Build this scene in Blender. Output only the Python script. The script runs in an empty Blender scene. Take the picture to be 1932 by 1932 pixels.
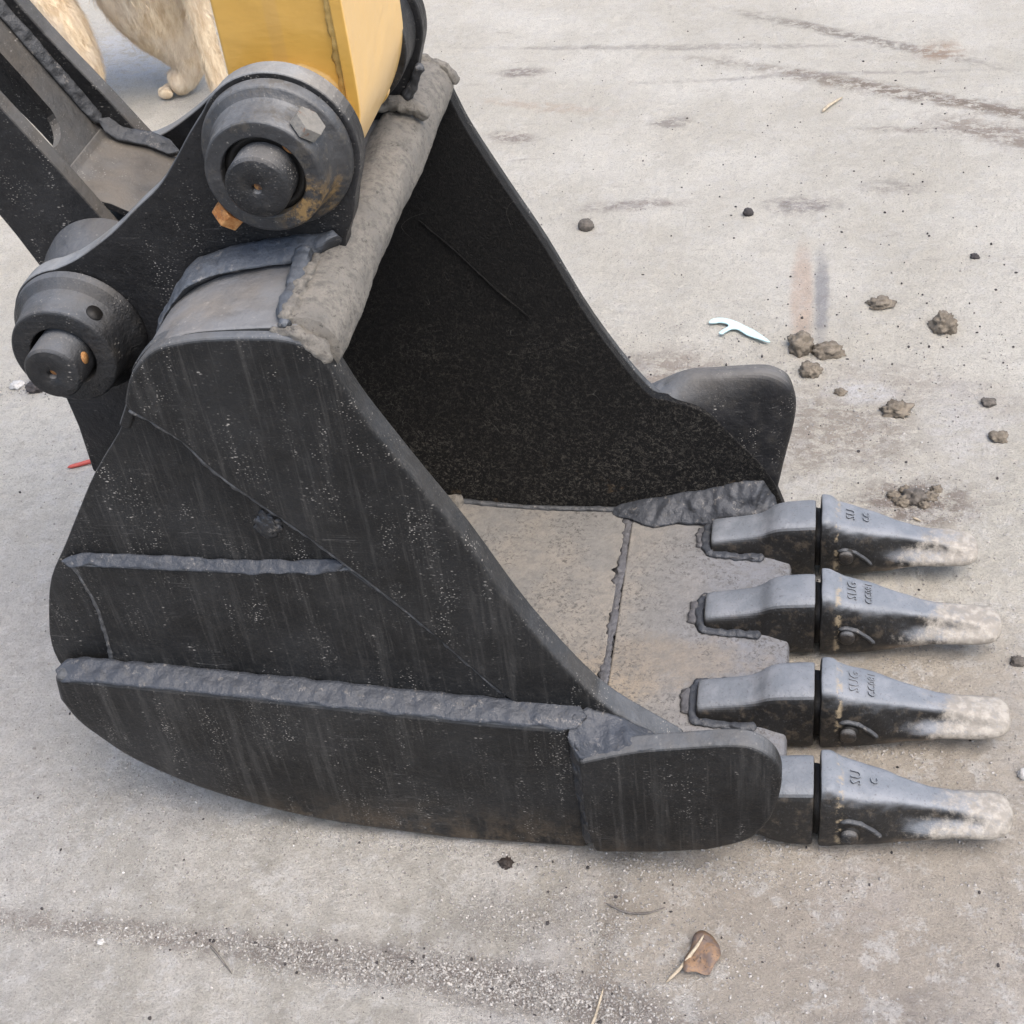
import bpy, bmesh, math, random
import numpy as np
from mathutils import Vector, Matrix, noise
R_ = math.radians
random.seed(7); rng = np.random.default_rng(7)
sc = bpy.context.scene
col = sc.collection
# ------------------------------------------------------------------ camera
cam_d = bpy.data.cameras.new("camera"); cam = bpy.data.objects.new("camera", cam_d); col.objects.link(cam)
cam_d.sensor_width = 36; cam_d.sensor_fit = 'HORIZONTAL'; cam_d.lens = 36*2720/1932
cam_d.clip_start = .01; cam_d.clip_end = 500
Rc = Matrix(((.98126297, -.02527661, .19100806), (.16019931, .65782312, -.73593812), (-.1070475, .75274819, .64954677)))
cam.matrix_world = Matrix.Translation((.14816, -1.075, 1.51353)) @ Rc.to_4x4()
sc.camera = cam
# ------------------------------------------------------------------ world, sun, exposure
SUN_EL, SUN_AZ = R_(64), R_(-40)          # azimuth measured from +X towards +Y
w = bpy.data.worlds.new("World"); sc.world = w; w.use_nodes = True
nt = w.node_tree; bg = nt.nodes['Background']
sky = nt.nodes.new('ShaderNodeTexSky'); sky.sky_type = 'NISHITA'; sky.sun_disc = False
sky.sun_elevation = SUN_EL; sky.sun_rotation = math.pi/2 - SUN_AZ
sky.air_density = 1.0; sky.dust_density = 4.0; sky.ozone_density = .6
nt.links.new(sky.outputs[0], bg.inputs[0]); bg.inputs[1].default_value = .15
sun_d = bpy.data.lights.new("sun", 'SUN'); sun = bpy.data.objects.new("sun", sun_d); col.objects.link(sun)
sun_d.energy = 1.25; sun_d.angle = R_(55); sun_d.color = (1, .95, .87)
sdir = Vector((math.cos(SUN_EL)*math.cos(SUN_AZ), math.cos(SUN_EL)*math.sin(SUN_AZ), math.sin(SUN_EL)))
sun.rotation_euler = sdir.to_track_quat('Z', 'Y').to_euler(); sun.location = sdir*10
sc.view_settings.view_transform = 'Standard'; sc.view_settings.look = 'None'
sc.view_settings.exposure = .92; sc.view_settings.gamma = 1
sc.render.engine = 'CYCLES'
GZ = .03                                   # ground level

# ------------------------------------------------------------------ material helpers
class N:
    def __init__(s, name):
        s.m = bpy.data.materials.new(name); s.m.use_nodes = True
        s.t = s.m.node_tree; s.b = s.t.nodes['Principled BSDF']
        s.tc = s.t.nodes.new('ShaderNodeTexCoord'); s.P = s.tc.outputs['Object']
    def nd(s, ty, **k):
        n = s.t.nodes.new(ty)
        for a, v in k.items(): setattr(n, a, v)
        return n
    def link(s, a, b): s.t.links.new(a, b)
    def setin(s, n, i, v):
        if isinstance(v, (int, float)): n.inputs[i].default_value = v
        elif isinstance(v, tuple): n.inputs[i].default_value = v if len(v) == len(n.inputs[i].default_value) else (*v, 1)
        else: s.link(v, n.inputs[i])
    def math(s, op, a, b=0, c=0, clamp=False):
        n = s.nd('ShaderNodeMath', operation=op, use_clamp=clamp)
        for i, v in enumerate((a, b, c)): s.setin(n, i, v)
        return n.outputs[0]
    def map(s, scale=(1, 1, 1), loc=(0, 0, 0), rot=(0, 0, 0), vec=None):
        n = s.nd('ShaderNodeMapping'); s.link(vec or s.P, n.inputs[0])
        n.inputs[1].default_value = loc; n.inputs[2].default_value = rot; n.inputs[3].default_value = scale
        return n.outputs[0]
    def noise(s, scale, detail=4, rough=.55, vec=None, dist=0):
        n = s.nd('ShaderNodeTexNoise'); s.link(vec or s.P, n.inputs['Vector'])
        n.inputs['Scale'].default_value = scale; n.inputs['Detail'].default_value = detail
        n.inputs['Roughness'].default_value = rough; n.inputs['Distortion'].default_value = dist
        return n.outputs[0]
    def vor(s, scale, vec=None, feature='F1', out=0):
        n = s.nd('ShaderNodeTexVoronoi', feature=feature); s.link(vec or s.P, n.inputs['Vector'])
        n.inputs['Scale'].default_value = scale
        return n.outputs[out]
    def ramp(s, f, lo, hi, a=0., b=1., smooth=True):
        n = s.nd('ShaderNodeMapRange', interpolation_type='SMOOTHSTEP' if smooth else 'LINEAR')
        s.link(f, n.inputs[0])
        for i, v in enumerate((lo, hi, a, b)): n.inputs[i+1].default_value = v
        return n.outputs[0]
    def mix(s, f, a, b, mode='MIX'):
        n = s.nd('ShaderNodeMix', data_type='RGBA', blend_type=mode)
        s.setin(n, 0, f); s.setin(n, 6, a); s.setin(n, 7, b)
        return n.outputs[2]
    def xyz(s, v=None):
        n = s.nd('ShaderNodeSeparateXYZ'); s.link(v or s.P, n.inputs[0]); return n.outputs
    def dist(s, x, z, axes='xz'):
        o = s.xyz(); a, b = (o[0], o[2]) if axes == 'xz' else (o[0], o[1])
        dx = s.math('SUBTRACT', a, x); dz = s.math('SUBTRACT', b, z)
        return s.math('SQRT', s.math('ADD', s.math('MULTIPLY', dx, dx), s.math('MULTIPLY', dz, dz)))
    def blob(s, x, y, rx, ry, ang=0, soft=.5, wob=.35, wscale=9, broken=False):
        """soft mask of an elliptical stain lying on the ground at x, y"""
        o = s.xyz(s.map(loc=(-x, -y, 0)))
        c, q = math.cos(ang), math.sin(ang)
        u = s.math('DIVIDE', s.math('ADD', s.math('MULTIPLY', o[0], c), s.math('MULTIPLY', o[1], q)), rx)
        v = s.math('DIVIDE', s.math('SUBTRACT', s.math('MULTIPLY', o[1], c), s.math('MULTIPLY', o[0], q)), ry)
        d = s.math('SQRT', s.math('ADD', s.math('MULTIPLY', u, u), s.math('MULTIPLY', v, v)))
        d = s.math('ADD', d, s.math('MULTIPLY', s.math('SUBTRACT', s.noise(wscale, 5, .7), .5), wob*4))
        m = s.ramp(d, 1+soft, 1-soft)
        if broken:
            if not hasattr(s, 'brk'): s.brk = s.ramp(s.noise(1, 8, .8, vec=s.map(scale=(28, 42, 1))), .42, .53, .10, 1.)
            m = s.math('MULTIPLY', m, s.brk)
        return m
    def bump(s, h, dist=.001, strength=1., prev=None):
        n = s.nd('ShaderNodeBump'); s.link(h, n.inputs['Height'])
        n.inputs['Distance'].default_value = dist; n.inputs['Strength'].default_value = strength
        if prev: s.link(prev, n.inputs['Normal'])
        return n.outputs[0]
    def out(s, color, rough, nrm=None, spec=.5, metal=0.):
        s.setin(s.b, 'Base Color', color); s.setin(s.b, 'Roughness', rough)
        s.setin(s.b, 'Specular IOR Level', spec); s.setin(s.b, 'Metallic', metal)
        if nrm: s.link(nrm, s.b.inputs['Normal'])
        return s.m
    def up(s):
        g = s.nd('ShaderNodeNewGeometry'); return s.xyz(g.outputs['True Normal'])[2]

def black_paint(name, base=(.0068, .0072, .0077), dust=.55, dust_sheen_col=(.20, .215, .235), specks=1., streaks=0., rough=.42, grime=0., up_lo=.25, up_hi=.95, bumpy=1.25):
    s = N(name)
    n1 = s.noise(9, 5, .6); n2 = s.noise(60, 4, .6); n3 = s.noise(420, 3, .7)
    c = s.mix(s.ramp(n1, .35, .7), base, tuple(min(1, v*1.9+.004) for v in base))
    # thin grey brown film of dirt that dried on the paint
    film = s.math('MULTIPLY', s.ramp(n2, .45, .8), .28+grime)
    c = s.mix(film, c, (.040, .037, .033))
    if streaks:
        st = s.noise(1, 5, .75, vec=s.map(scale=(60, 60, 4), rot=(0, R_(-7), 0)))
        c = s.mix(s.math('MULTIPLY', s.ramp(st, .50, .70), streaks), c, (.052, .051, .049))
        st2 = s.noise(1, 3, .6, vec=s.map(scale=(300, 300, 9), loc=(3, 1, 0)))
        c = s.mix(s.math('MULTIPLY', s.ramp(st2, .54, .70), streaks*.6), c, (.065, .062, .058))
    # scuffs: thin pale lines in a few directions
    for ang, off, amt in ((.5, 0, .5), (-.9, 4, .4), (1.2, 9, .35)):
        ln = s.noise(1, 2, .5, vec=s.map(scale=(5, 5, 130), rot=(0, ang, 0), loc=(off, off, off)))
        lm = s.math('MULTIPLY', s.ramp(s.math('ABSOLUTE', s.math('SUBTRACT', ln, .5)), .006, .001), s.ramp(s.noise(7, 3, .7, vec=s.map(loc=(off, 1, 2))), .58, .68))
        c = s.mix(s.math('MULTIPLY', lm, amt), c, (.16, .155, .15))
    # brown film near the ground
    gl = s.math('MULTIPLY', s.ramp(s.xyz()[2], .13, .03), s.ramp(s.noise(30, 5, .8), .38, .62))
    c = s.mix(s.math('MULTIPLY', gl, .75), c, (.085, .065, .045))
    # settled dust on upward faces, with the blue sky sheen painted into it
    d = s.ramp(s.up(), up_lo, up_hi)
    dn = s.ramp(s.noise(26, 6, .65), .2, .6, .62, 1.)
    d = s.math('MULTIPLY', s.math('MULTIPLY', d, dn), dust)
    dc = s.mix(s.ramp(s.noise(7, 4, .6), .42, .62), dust_sheen_col, tuple(v*f for v, f in zip(dust_sheen_col, (1.08, .98, .86))))
    c = s.mix(d, c, dc)
    # pale flecks of dried mud
    v = s.vor(1, vec=s.map(scale=(105, 105, 230)))
    vm = s.math('MULTIPLY', s.ramp(s.noise(9, 5, .8), .44, .60), s.ramp(s.noise(60, 2, .6, vec=s.map(loc=(2, 5, 7))), .45, .6))
    f = s.math('MULTIPLY', s.ramp(v, .26, .12), vm)
    v2 = s.vor(1, vec=s.map(scale=(250, 250, 420), loc=(5, 2, 1)))
    f2 = s.math('MULTIPLY', s.ramp(v2, .30, .14), s.ramp(s.noise(16, 5, .8), .45, .62))
    dripm = s.ramp(s.noise(1, 3, .7, vec=s.map(scale=(42, 42, 3.2), rot=(0, R_(-7), 0))), .46, .62, .12, 1.)
    f = s.math('MULTIPLY', s.math('MULTIPLY', s.math('MAXIMUM', f, f2), dripm), .85*specks)
    c = s.mix(f, c, (.38, .36, .33))
    r = s.math('ADD', s.ramp(n2, .3, .7, rough-.06, rough+.12), s.math('MULTIPLY', d, .35))
    b = s.bump(s.noise(22, 3, .5), .0035*bumpy)
    b = s.bump(n3, .00045*bumpy, prev=b)
    b = s.bump(s.noise(110, 3, .6), .0011*bumpy, prev=b)
    return s.out(c, r, b, spec=.30)

M = {}
M['paint'] = black_paint('black_paint', streaks=.55, specks=1.15)
M['paint_top'] = black_paint('black_paint_dusty', dust=.9, dust_sheen_col=(.195, .2, .208), specks=.5, rough=.45, up_lo=.1, up_hi=.75)
M['ear'] = black_paint('black_paint_ear', base=(.009, .0092, .0102), dust=.95, dust_sheen_col=(.27, .285, .30), specks=.9, rough=.4)
M['pin'] = black_paint('black_paint_pin', base=(.011, .0115, .0125), dust=.8, dust_sheen_col=(.14, .15, .165), specks=.7, rough=.42, up_lo=.3, up_hi=1., grime=.35, bumpy=1.8)
M['link'] = black_paint('black_paint_link', base=(.009, .0092, .010), dust=.8, dust_sheen_col=(.21, .205, .195), specks=.9, rough=.4, up_lo=.2, up_hi=.7)

def inner_paint():
    s = N('black_paint_inside')
    n = s.noise(300, 4, .75); v = s.noise(200, 4, .85, dist=.8)
    z = s.xyz()[2]
    low = s.ramp(z, .62, .08, .12, 1.)
    f = s.math('MULTIPLY', s.ramp(v, .51, .60), s.math('MULTIPLY', low, s.ramp(s.noise(8, 4, .7), .35, .6, .45, 1.)))
    c = s.mix(f, (.0032, .0032, .0036), (.080, .074, .064))
    c = s.mix(s.math('MULTIPLY', s.ramp(s.noise(30, 5, .7), .6, .75), s.ramp(z, .2, .06)), c, (.12, .085, .05))
    # long pale scratches
    sx = s.noise(5, 2, .5, vec=s.map(scale=(1, 1, 1), rot=(0, R_(38), 0)), dist=3)
    ln = s.ramp(s.math('ABSOLUTE', s.math('SUBTRACT', sx, .5)), .0022, .0005)
    c = s.mix(s.math('MULTIPLY', ln, s.math('MULTIPLY', s.ramp(s.noise(12, 2), .52, .62), .35)), c, (.2, .19, .17))
    b = s.bump(n, .002); b = s.bump(v, .003, prev=b)
    return s.out(c, .62, b, spec=.3)
M['inside'] = inner_paint()

M['lobe'] = black_paint('black_paint_lobe', base=(.008, .008, .009), dust=.6, specks=1.1, grime=.2, rough=.5)
def floor_mat():
    s = N('dusty_steel_floor')
    c = s.mix(s.ramp(s.noise(8, 5, .6), .4, .62), (.20, .194, .184), (.245, .226, .20))
    o = s.xyz()
    c = s.mix(s.ramp(o[0], -.08, .12, 0., .9), c, (.175, .185, .21))
    c = s.mix(s.math('MULTIPLY', s.blob(-.13, .22, .10, .05, soft=.35, wob=.35, wscale=30), .75), c, (.30, .245, .18))
    c = s.mix(s.math('MULTIPLY', s.blob(-.02, .27, .12, .04, soft=.4, wob=.5, wscale=30), .8), c, (.225, .195, .16))
    pits = s.math('MULTIPLY', s.ramp(s.noise(170, 4, .8, dist=.6), .52, .60), s.ramp(s.noise(10, 5, .75), .40, .56, .12, 1.))
    c = s.mix(s.math('MULTIPLY', pits, .8), c, (.06, .056, .053))
    c = s.mix(s.ramp(s.noise(60, 5, .8, vec=s.map(loc=(3, 1, 4))), .4, .64, 0, .5), c, (.13, .128, .125))
    c = s.mix(s.math('MULTIPLY', s.ramp(s.noise(380, 2, .8), .66, .72), .5), c, (.3, .3, .3))
    b = s.bump(s.noise(150, 3, .75), .0016); b = s.bump(s.noise(18, 3), .003, prev=b)
    return s.out(c, s.ramp(o[0], -.12, .12, .7, .5), b)
M['floor'] = floor_mat()

def tooth_mat():
    s = N('grey_black_tooth')
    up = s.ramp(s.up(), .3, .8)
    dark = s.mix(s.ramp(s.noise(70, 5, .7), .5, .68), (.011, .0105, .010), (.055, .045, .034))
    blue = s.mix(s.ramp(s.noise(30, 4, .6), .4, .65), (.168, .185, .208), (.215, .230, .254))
    c = s.mix(s.math('MULTIPLY', up, .97), dark, blue)  # tops: dust plus painted blue sky sheen; sides painted darker
    o = s.xyz()
    sp = s.math('MULTIPLY', s.ramp(s.noise(260, 3, .75), .58, .68), .5)
    c = s.mix(sp, c, (.07, .07, .075))
    # mud-caked, worn tip
    g = s.math('ADD', o[0], s.math('MULTIPLY', s.math('SUBTRACT', s.noise(26, 6, .8), .5), .26))
    g = s.math('SUBTRACT', g, s.math('MULTIPLY', s.math('SUBTRACT', o[2], .075), .55))
    mud = s.mix(s.ramp(s.noise(90, 4, .6), .4, .65), (.26, .238, .205), (.38, .35, .305))
    c = s.mix(s.math('MULTIPLY', s.ramp(g, .305, .365), s.ramp(s.noise(120, 4, .8, vec=s.map(loc=(1, 1, 1))), .32, .5, .6, 1.)), c, mud)
    lo = s.math('MULTIPLY', s.ramp(o[0], .25, .33), s.ramp(o[2], .062, .05))
    c = s.mix(s.math('MULTIPLY', lo, .85), c, (.30, .235, .17))
    # pale grit caught behind the collar
    cg = s.math('MULTIPLY', s.ramp(s.math('ABSOLUTE', s.math('SUBTRACT', o[0], .2115)), .006, .001), s.ramp(s.noise(70, 4, .7), .47, .6))
    c = s.mix(s.math('MULTIPLY', cg, .7), c, (.36, .29, .19))
    b = s.bump(s.noise(45, 3), .002); b = s.bump(s.noise(330, 3, .7), .0007, prev=b)
    return s.out(c, .5, b)
M['tooth'] = tooth_mat()

def weld_mat(name='weld', a=(.03, .031, .033), b_=(.19, .20, .215), up_lo=-.1, up_hi=.6, dust=.85):
    s = N(name)
    c = s.mix(s.math('MULTIPLY', s.ramp(s.up(), up_lo, up_hi), dust), a, b_)  # brighter on upward faces: dust plus sky light painted in
    c = s.mix(s.math('MULTIPLY', s.ramp(s.noise(60, 5, .7), .55, .7), .6), c, (.05, .05, .05))
    c = s.mix(s.math('MULTIPLY', s.ramp(s.noise(70, 5, .8, vec=s.map(loc=(3, 3, 3))), .58, .66), .45), c, (.28, .26, .235))
    b = s.bump(s.noise(120, 4, .7), .0022); b = s.bump(s.noise(35, 3), .004, prev=b)
    return s.out(c, .5, b)
M['weld'] = weld_mat('painted_weld', a=(.016, .017, .019), b_=(.052, .058, .070), up_lo=.0, up_hi=.85, dust=.95)
M['weld_dark'] = weld_mat('weld_dark', a=(.02, .021, .023), b_=(.075, .08, .088), dust=.8)
M['seam_floor'] = weld_mat('floor_seam', a=(.07, .07, .075), b_=(.10, .10, .108), up_lo=-.2, up_hi=.4, dust=1.)
M['seam'] = weld_mat('scuffed_seam', a=(.05, .052, .055), b_=(.13, .135, .14), dust=.6)

M['ear_weld'] = weld_mat('weld_under_paint', a=(.016, .018, .021), b_=(.10, .112, .13), up_lo=.0, up_hi=.9, dust=.9)
def tube_mat():
    s = N('mud_crusted_steel')
    n = s.noise(80, 6, .8)
    c = s.mix(s.ramp(n, .33, .60), (.145, .138, .125), (.27, .25, .218))
    c = s.mix(s.math('MULTIPLY', s.ramp(s.noise(130, 4, .75), .58, .68), .7), c, (.055, .05, .047))
    c = s.mix(s.math('MULTIPLY', s.ramp(s.noise(20, 7, .85), .52, .62), .45), c, (.13, .13, .13))
    b = s.bump(n, .004); b = s.bump(s.noise(220, 4, .8), .002, prev=b)
    return s.out(c, .8, b, spec=.25)
M['tube'] = tube_mat()

def rust_mat(name='rusty_steel', a=(.30, .12, .035), b_=(.46, .25, .10), c_=(.12, .07, .05)):
    s = N(name)
    c = s.mix(s.ramp(s.noise(90, 5, .7), .35, .65), a, b_)
    c = s.mix(s.ramp(s.noise(60, 4, .7, vec=s.map(loc=(4, 0, 2))), .56, .66), c, c_)
    return s.out(c, .75, s.bump(s.noise(300, 4, .7), .0012), spec=.3)
M['rust'] = rust_mat()
M['bolt'] = rust_mat('dull_zinc_bolt', a=(.17, .165, .15), b_=(.22, .21, .19), c_=(.17, .10, .07))

def collar_mat():
    s = N('black_paint_collar')
    up = s.ramp(s.up(), .2, .85)
    c = s.mix(s.ramp(s.noise(30, 4, .6), .4, .7), (.02, .021, .023), (.04, .041, .043))
    c = s.mix(s.math('MULTIPLY', s.math('MULTIPLY', up, .85), s.ramp(s.noise(22, 5, .75), .3, .6, .45, 1.)), c, (.15, .155, .16))  # paler upward faces: the glossy top highlight is put into the colour
    c = s.mix(s.math('MULTIPLY', s.ramp(s.noise(48, 6, .8, vec=s.map(loc=(7, 1, 3))), .52, .62), .5), c, (.075, .066, .052))
    # orange grease and rust weeping out at the lower right
    m = s.blob(0, 0, 1, 1)
    o = s.xyz()
    ang = s.dist(-.312, .865)
    rs = s.math('MULTIPLY', s.ramp(ang, .04, .012), s.ramp(s.noise(55, 5, .75), .44, .6))
    c = s.mix(s.math('MULTIPLY', rs, .7), c, (.27, .17, .06))
    f = s.math('MULTIPLY', s.ramp(s.noise(240, 3, .8), .64, .7), .5)
    c = s.mix(f, c, (.28, .27, .25))
    b = s.bump(s.noise(160, 4, .6), .0012); b = s.bump(s.noise(30, 3), .003, prev=b)
    return s.out(c, .48, b)
M['collar'] = collar_mat()

def yellow_mat():
    s = N('faded_yellow_paint')
    c = s.mix(s.ramp(s.noise(7, 4, .6), .35, .7), (.48, .285, .062), (.54, .33, .080))
    # newer pale layer where the boss was brushed over
    d = s.math('ADD', s.dist(-.352, .895), s.math('MULTIPLY', s.math('SUBTRACT', s.noise(16, 4, .6), .5), .03))
    ring = s.ramp(d, .0665, .0625)
    c = s.mix(s.math('MULTIPLY', ring, .8), c, (.66, .50, .25))
    c = s.mix(s.math('MULTIPLY', ring, s.math('MULTIPLY', s.ramp(s.noise(1, 4, .6, vec=s.map(scale=(14, 14, 60))), .48, .6), .65)), c, (.50, .31, .08))
    # faces turned to +X are paler: sky gloss painted into the colour
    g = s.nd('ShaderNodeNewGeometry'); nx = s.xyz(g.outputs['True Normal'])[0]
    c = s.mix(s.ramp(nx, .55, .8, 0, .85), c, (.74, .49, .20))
    # a dark run and rust pips
    run = s.math('MULTIPLY', s.ramp(s.math('ABSOLUTE', s.math('SUBTRACT', s.xyz()[0], -.349)), .009, .005), .35)
    c = s.mix(run, c, (.42, .26, .09))
    pips = s.math('MULTIPLY', s.ramp(s.vor(1, vec=s.map(scale=(55, 55, 38))), .10, .06), s.ramp(s.noise(18, 2), .6, .66))
    c = s.mix(s.math('MULTIPLY', pips, .9), c, (.10, .05, .02))
    b = s.bump(s.noise(14, 4, .5), .003); b = s.bump(s.noise(1, 3, .6, vec=s.map(scale=(35, 35, 90))), .0005, prev=b)
    return s.out(c, .33, b)
M['yellow'] = yellow_mat()
def plain(name, c, r=.6, v=.25, sc_=60):
    s = N(name)
    cc = s.mix(s.ramp(s.noise(sc_, 5, .7), .35, .65), tuple(x*(1-v) for x in c), tuple(min(1, x*(1+v)) for x in c))
    return s.out(cc, r, s.bump(s.noise(sc_*3, 4, .7), .001))
M['yellow_weld'] = plain('yellow_weld_seam', (.36, .24, .075), .4, .2, 30)
M['hole'] = plain('near_black', (.006, .005, .004), .6)  # grease and other black bits; also paints the shade of open holes
M['clod'] = plain('dried_mud', (.165, .142, .112), .95, .35, 90)
M['pebble'] = plain('grey_pebble', (.11, .098, .085), .8, .3, 120)
M['darkstone'] = plain('dark_stone', (.045, .04, .04), .8, .3, 120)
M['palestone'] = plain('pale_stone', (.5, .49, .47), .7, .2, 120)
M['floss'] = plain('pale_blue_plastic', (.50, .70, .72), .35, .04, 40)
M['redplastic'] = plain('red_plastic', (.42, .075, .06), .5, .1, 40)
M['straw'] = plain('dry_straw', (.42, .36, .27), .8, .25, 120)
M['twig'] = plain('grey_twig', (.13, .12, .11), .9, .3, 120)
M['dropping'] = plain('dark_brown_dropping', (.03, .022, .018), .7, .3, 120)
def leaf_mat():
    s = N('dead_leaf')
    c = s.mix(s.ramp(s.noise(60, 4, .7), .4, .6), (.15, .115, .10), (.26, .165, .10))
    c = s.mix(s.math('MULTIPLY', s.ramp(s.noise(170, 3, .8), .6, .68), .85), c, (.05, .035, .03))
    return s.out(c, .8, s.bump(s.noise(200, 4, .7), .001))
M['leaf'] = leaf_mat()
def fur_mat():
    s = N('pale_tan_fur')
    n = s.noise(1, 4, .7, vec=s.map(scale=(60, 60, 14)))
    c = s.mix(s.ramp(n, .35, .65), (.55, .42, .275), (.78, .66, .48))
    z = s.xyz()[2]
    c = s.mix(s.math('MULTIPLY', s.ramp(s.noise(9, 4, .6), .46, .62), .5), c, (.70, .62, .52))
    # dark tuft behind the paw
    o = s.xyz(s.map(loc=(1.452, -2.16, -.095)))
    d = s.math('SQRT', s.math('ADD', s.math('MULTIPLY', o[0], o[0]), s.math('MULTIPLY', o[2], o[2])))
    m = s.math('MULTIPLY', s.ramp(s.math('ADD', d, s.math('MULTIPLY', s.math('SUBTRACT', s.noise(60, 3), .5), .05)), .036, .014), .8)
    c = s.mix(m, c, (.10, .06, .045))
    return s.out(c, .8, s.bump(n, .004), spec=.2)
M['fur'] = fur_mat()

def ground_mat():
    s = N('dusty_concrete')
    W = s.noise(3, 5, .6)
    o = s.xyz()
    # pale and warm far away, greyer near the front
    c = s.mix(s.ramp(s.noise(2.2, 5, .62), .38, .66), (.62, .588, .512), (.74, .712, .640))
    near = s.ramp(s.math('ADD', o[1], s.math('MULTIPLY', W, .25)), .55, -.05)
    c = s.mix(s.math('MULTIPLY', near, .9), c, s.mix(s.ramp(s.noise(11, 6, .65), .38, .62), (.50, .475, .425), (.65, .622, .575)))
    left = s.math('MULTIPLY', s.ramp(s.math('ADD', o[0], s.math('MULTIPLY', W, .2)), -.45, -.85), s.ramp(o[1], .9, .3))
    c = s.mix(s.math('MULTIPLY', left, .75), c, (.57, .558, .54))
    # browner strip of packed silt in front of and between the teeth
    c = s.mix(s.math('MULTIPLY', s.blob(.33, .05, .42, .34, soft=.45, wob=.15), .7), c, (.49, .425, .35))
    c = s.mix(s.math('MULTIPLY', s.blob(.12, -.15, .22, .12, soft=.3, wob=.12), .55), c, (.45, .395, .335))
    # pale scoured patch whose right edge runs like a form line
    pale = s.math('MULTIPLY', s.math('MULTIPLY', s.ramp(o[0], -.062, -.078), s.ramp(o[0], -.30, -.14)), s.ramp(s.noise(20, 6, .7), .40, .56))
    c = s.mix(s.math('MULTIPLY', s.math('MULTIPLY', pale, s.ramp(o[1], .0, -.06)), .6), c, (.62, .60, .585))
    for x, y, a, b_, an, st, cc in [
        (.46, 2.02, .52, .030, -.45, .75, (.27, .225, .185)), (.27, 2.38, .32, .022, -.55, .6, (.27, .24, .21)),
        (.62, 1.82, .20, .05, -.5, .6, (.30, .25, .21)), (-.20, 2.36, .45, .014, -.08, .45, (.34, .31, .28)),
        (.18, 2.17, .35, .010, .02, .4, (.34, .31, .29)), (-.53, 2.24, .06, .026, 0, .75, (.33, .29, .26)),
        (-.50, 1.90, .055, .024, -.2, .75, (.33, .29, .26)), (-.15, 1.95, .045, .026, 0, .6, (.33, .30, .27)),
        (-.20, 1.58, .10, .022, .1, .6, (.33, .29, .26)), (.15, 1.57, .07, .03, 0, .6, (.31, .28, .26)),
        (.33, 1.63, .06, .03, 0, .45, (.34, .31, .28)), (.46, 2.28, .05, .05, 0, .5, (.42, .31, .23)),
        (-.45, 2.05, .16, .02, -.25, .35, (.52, .41, .31)), (.40, 1.88, .12, .012, -.1, .5, (.33, .29, .26)),
        (-.09, .98, .10, .07, .3, .55, (.34, .29, .25)), (.20, .83, .15, .10, 0, .5, (.31, .265, .225)),
        (.33, .66, .09, .06, 0, .7, (.26, .22, .19)), (.36, .95, .16, .05, -.3, .35, (.37, .32, .28)),
        (-.62, -.19, .28, .018, -.04, .55, (.31, .275, .25)), (-.14, -.215, .20, .030, -.12, .7, (.28, .25, .235)),
        (-.36, -.205, .16, .022, -.1, .6, (.30, .27, .25)), (.31, -.20, .09, .03, .3, .4, (.30, .27, .25)),
        (-.64, -.02, .05, .035, .4, .35, (.56, .545, .52)), (-.62, .03, .07, .04, .4, .4, (.58, .565, .545)),
        (.40, -.17, .08, .05, .5, .5, (.60, .55, .49)), (.24, -.05, .05, .05, .5, .45, (.58, .53, .49)),
        (.42, .85, .06, .10, 0, .55, (.66, .64, .61)), (.26, .94, .05, .03, 0, .7, (.68, .67, .66)),
        (.46, .20, .07, .12, 0, .4, (.60, .57, .53)), (-.05, .64, .20, .05, 0, .3, (.56, .54, .52)),
        (-.95, .72, .20, .08, 0, .3, (.56, .545, .53)), (-1.24, .93, .05, .03, 0, .6, (.46, .47, .49)),
        (-1.62, 2.45, .22, .20, .6, .7, (.72, .73, .74))]:
        c = s.mix(s.math('MULTIPLY', s.blob(x, y, a, b_, an, soft=.55, wob=.4, wscale=22, broken=True), min(1, st*1.5)), c, cc)
    # rust stain and blue-grey scuff side by side
    c = s.mix(s.math('MULTIPLY', s.blob(.155, 1.23, .020, .17, 0, soft=.4, wob=.15, wscale=30), .5), c, (.53, .35, .25))
    c = s.mix(s.math('MULTIPLY', s.blob(.190, 1.24, .013, .14, 0, soft=.5, wob=.35, wscale=30), .65), c, (.20, .21, .25))
    # mottling and fine grain
    mo = s.noise(42, 9, .8)
    c = s.mix(s.math('MULTIPLY', s.ramp(mo, .46, .62, 0, .7), s.ramp(o[1], 1.8, .2, .4, .85)), c, s.mix(.5, c, (.30, .27, .24)))
    c = s.mix(s.math('MULTIPLY', s.ramp(s.noise(24, 9, .82, vec=s.map(loc=(9, 2, 0))), .51, .58), s.ramp(o[1], 1.2, .1, .25, .6)), c, (.70, .685, .66))
    gr = s.noise(330, 3, .8)
    c = s.mix(s.ramp(gr, .48, .66, 0, .5), c, (.27, .25, .225))
    c = s.mix(s.math('MULTIPLY', s.ramp(s.noise(260, 2, .8, vec=s.map(loc=(1, 7, 0))), .64, .72), .65), c, (.78, .76, .74))
    gz_ = s.math('MAXIMUM', s.math('MAXIMUM', s.blob(-.14, -.215, .20, .030, -.12, soft=.5, wob=.5, wscale=25), s.blob(-.16, -.12, .09, .035, .2, soft=.5, wob=.5, wscale=25)), s.math('MAXIMUM', s.blob(-.40, -.20, .22, .02, -.1, soft=.5, wob=.5, wscale=25), s.blob(-.05, -.10, .014, .15, 0, soft=.6, wob=.4, wscale=25)))
    c = s.mix(s.math('MULTIPLY', gz_, s.ramp(s.noise(420, 3, .85), .44, .60, .1, .55)), c, (.15, .135, .125))
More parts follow.
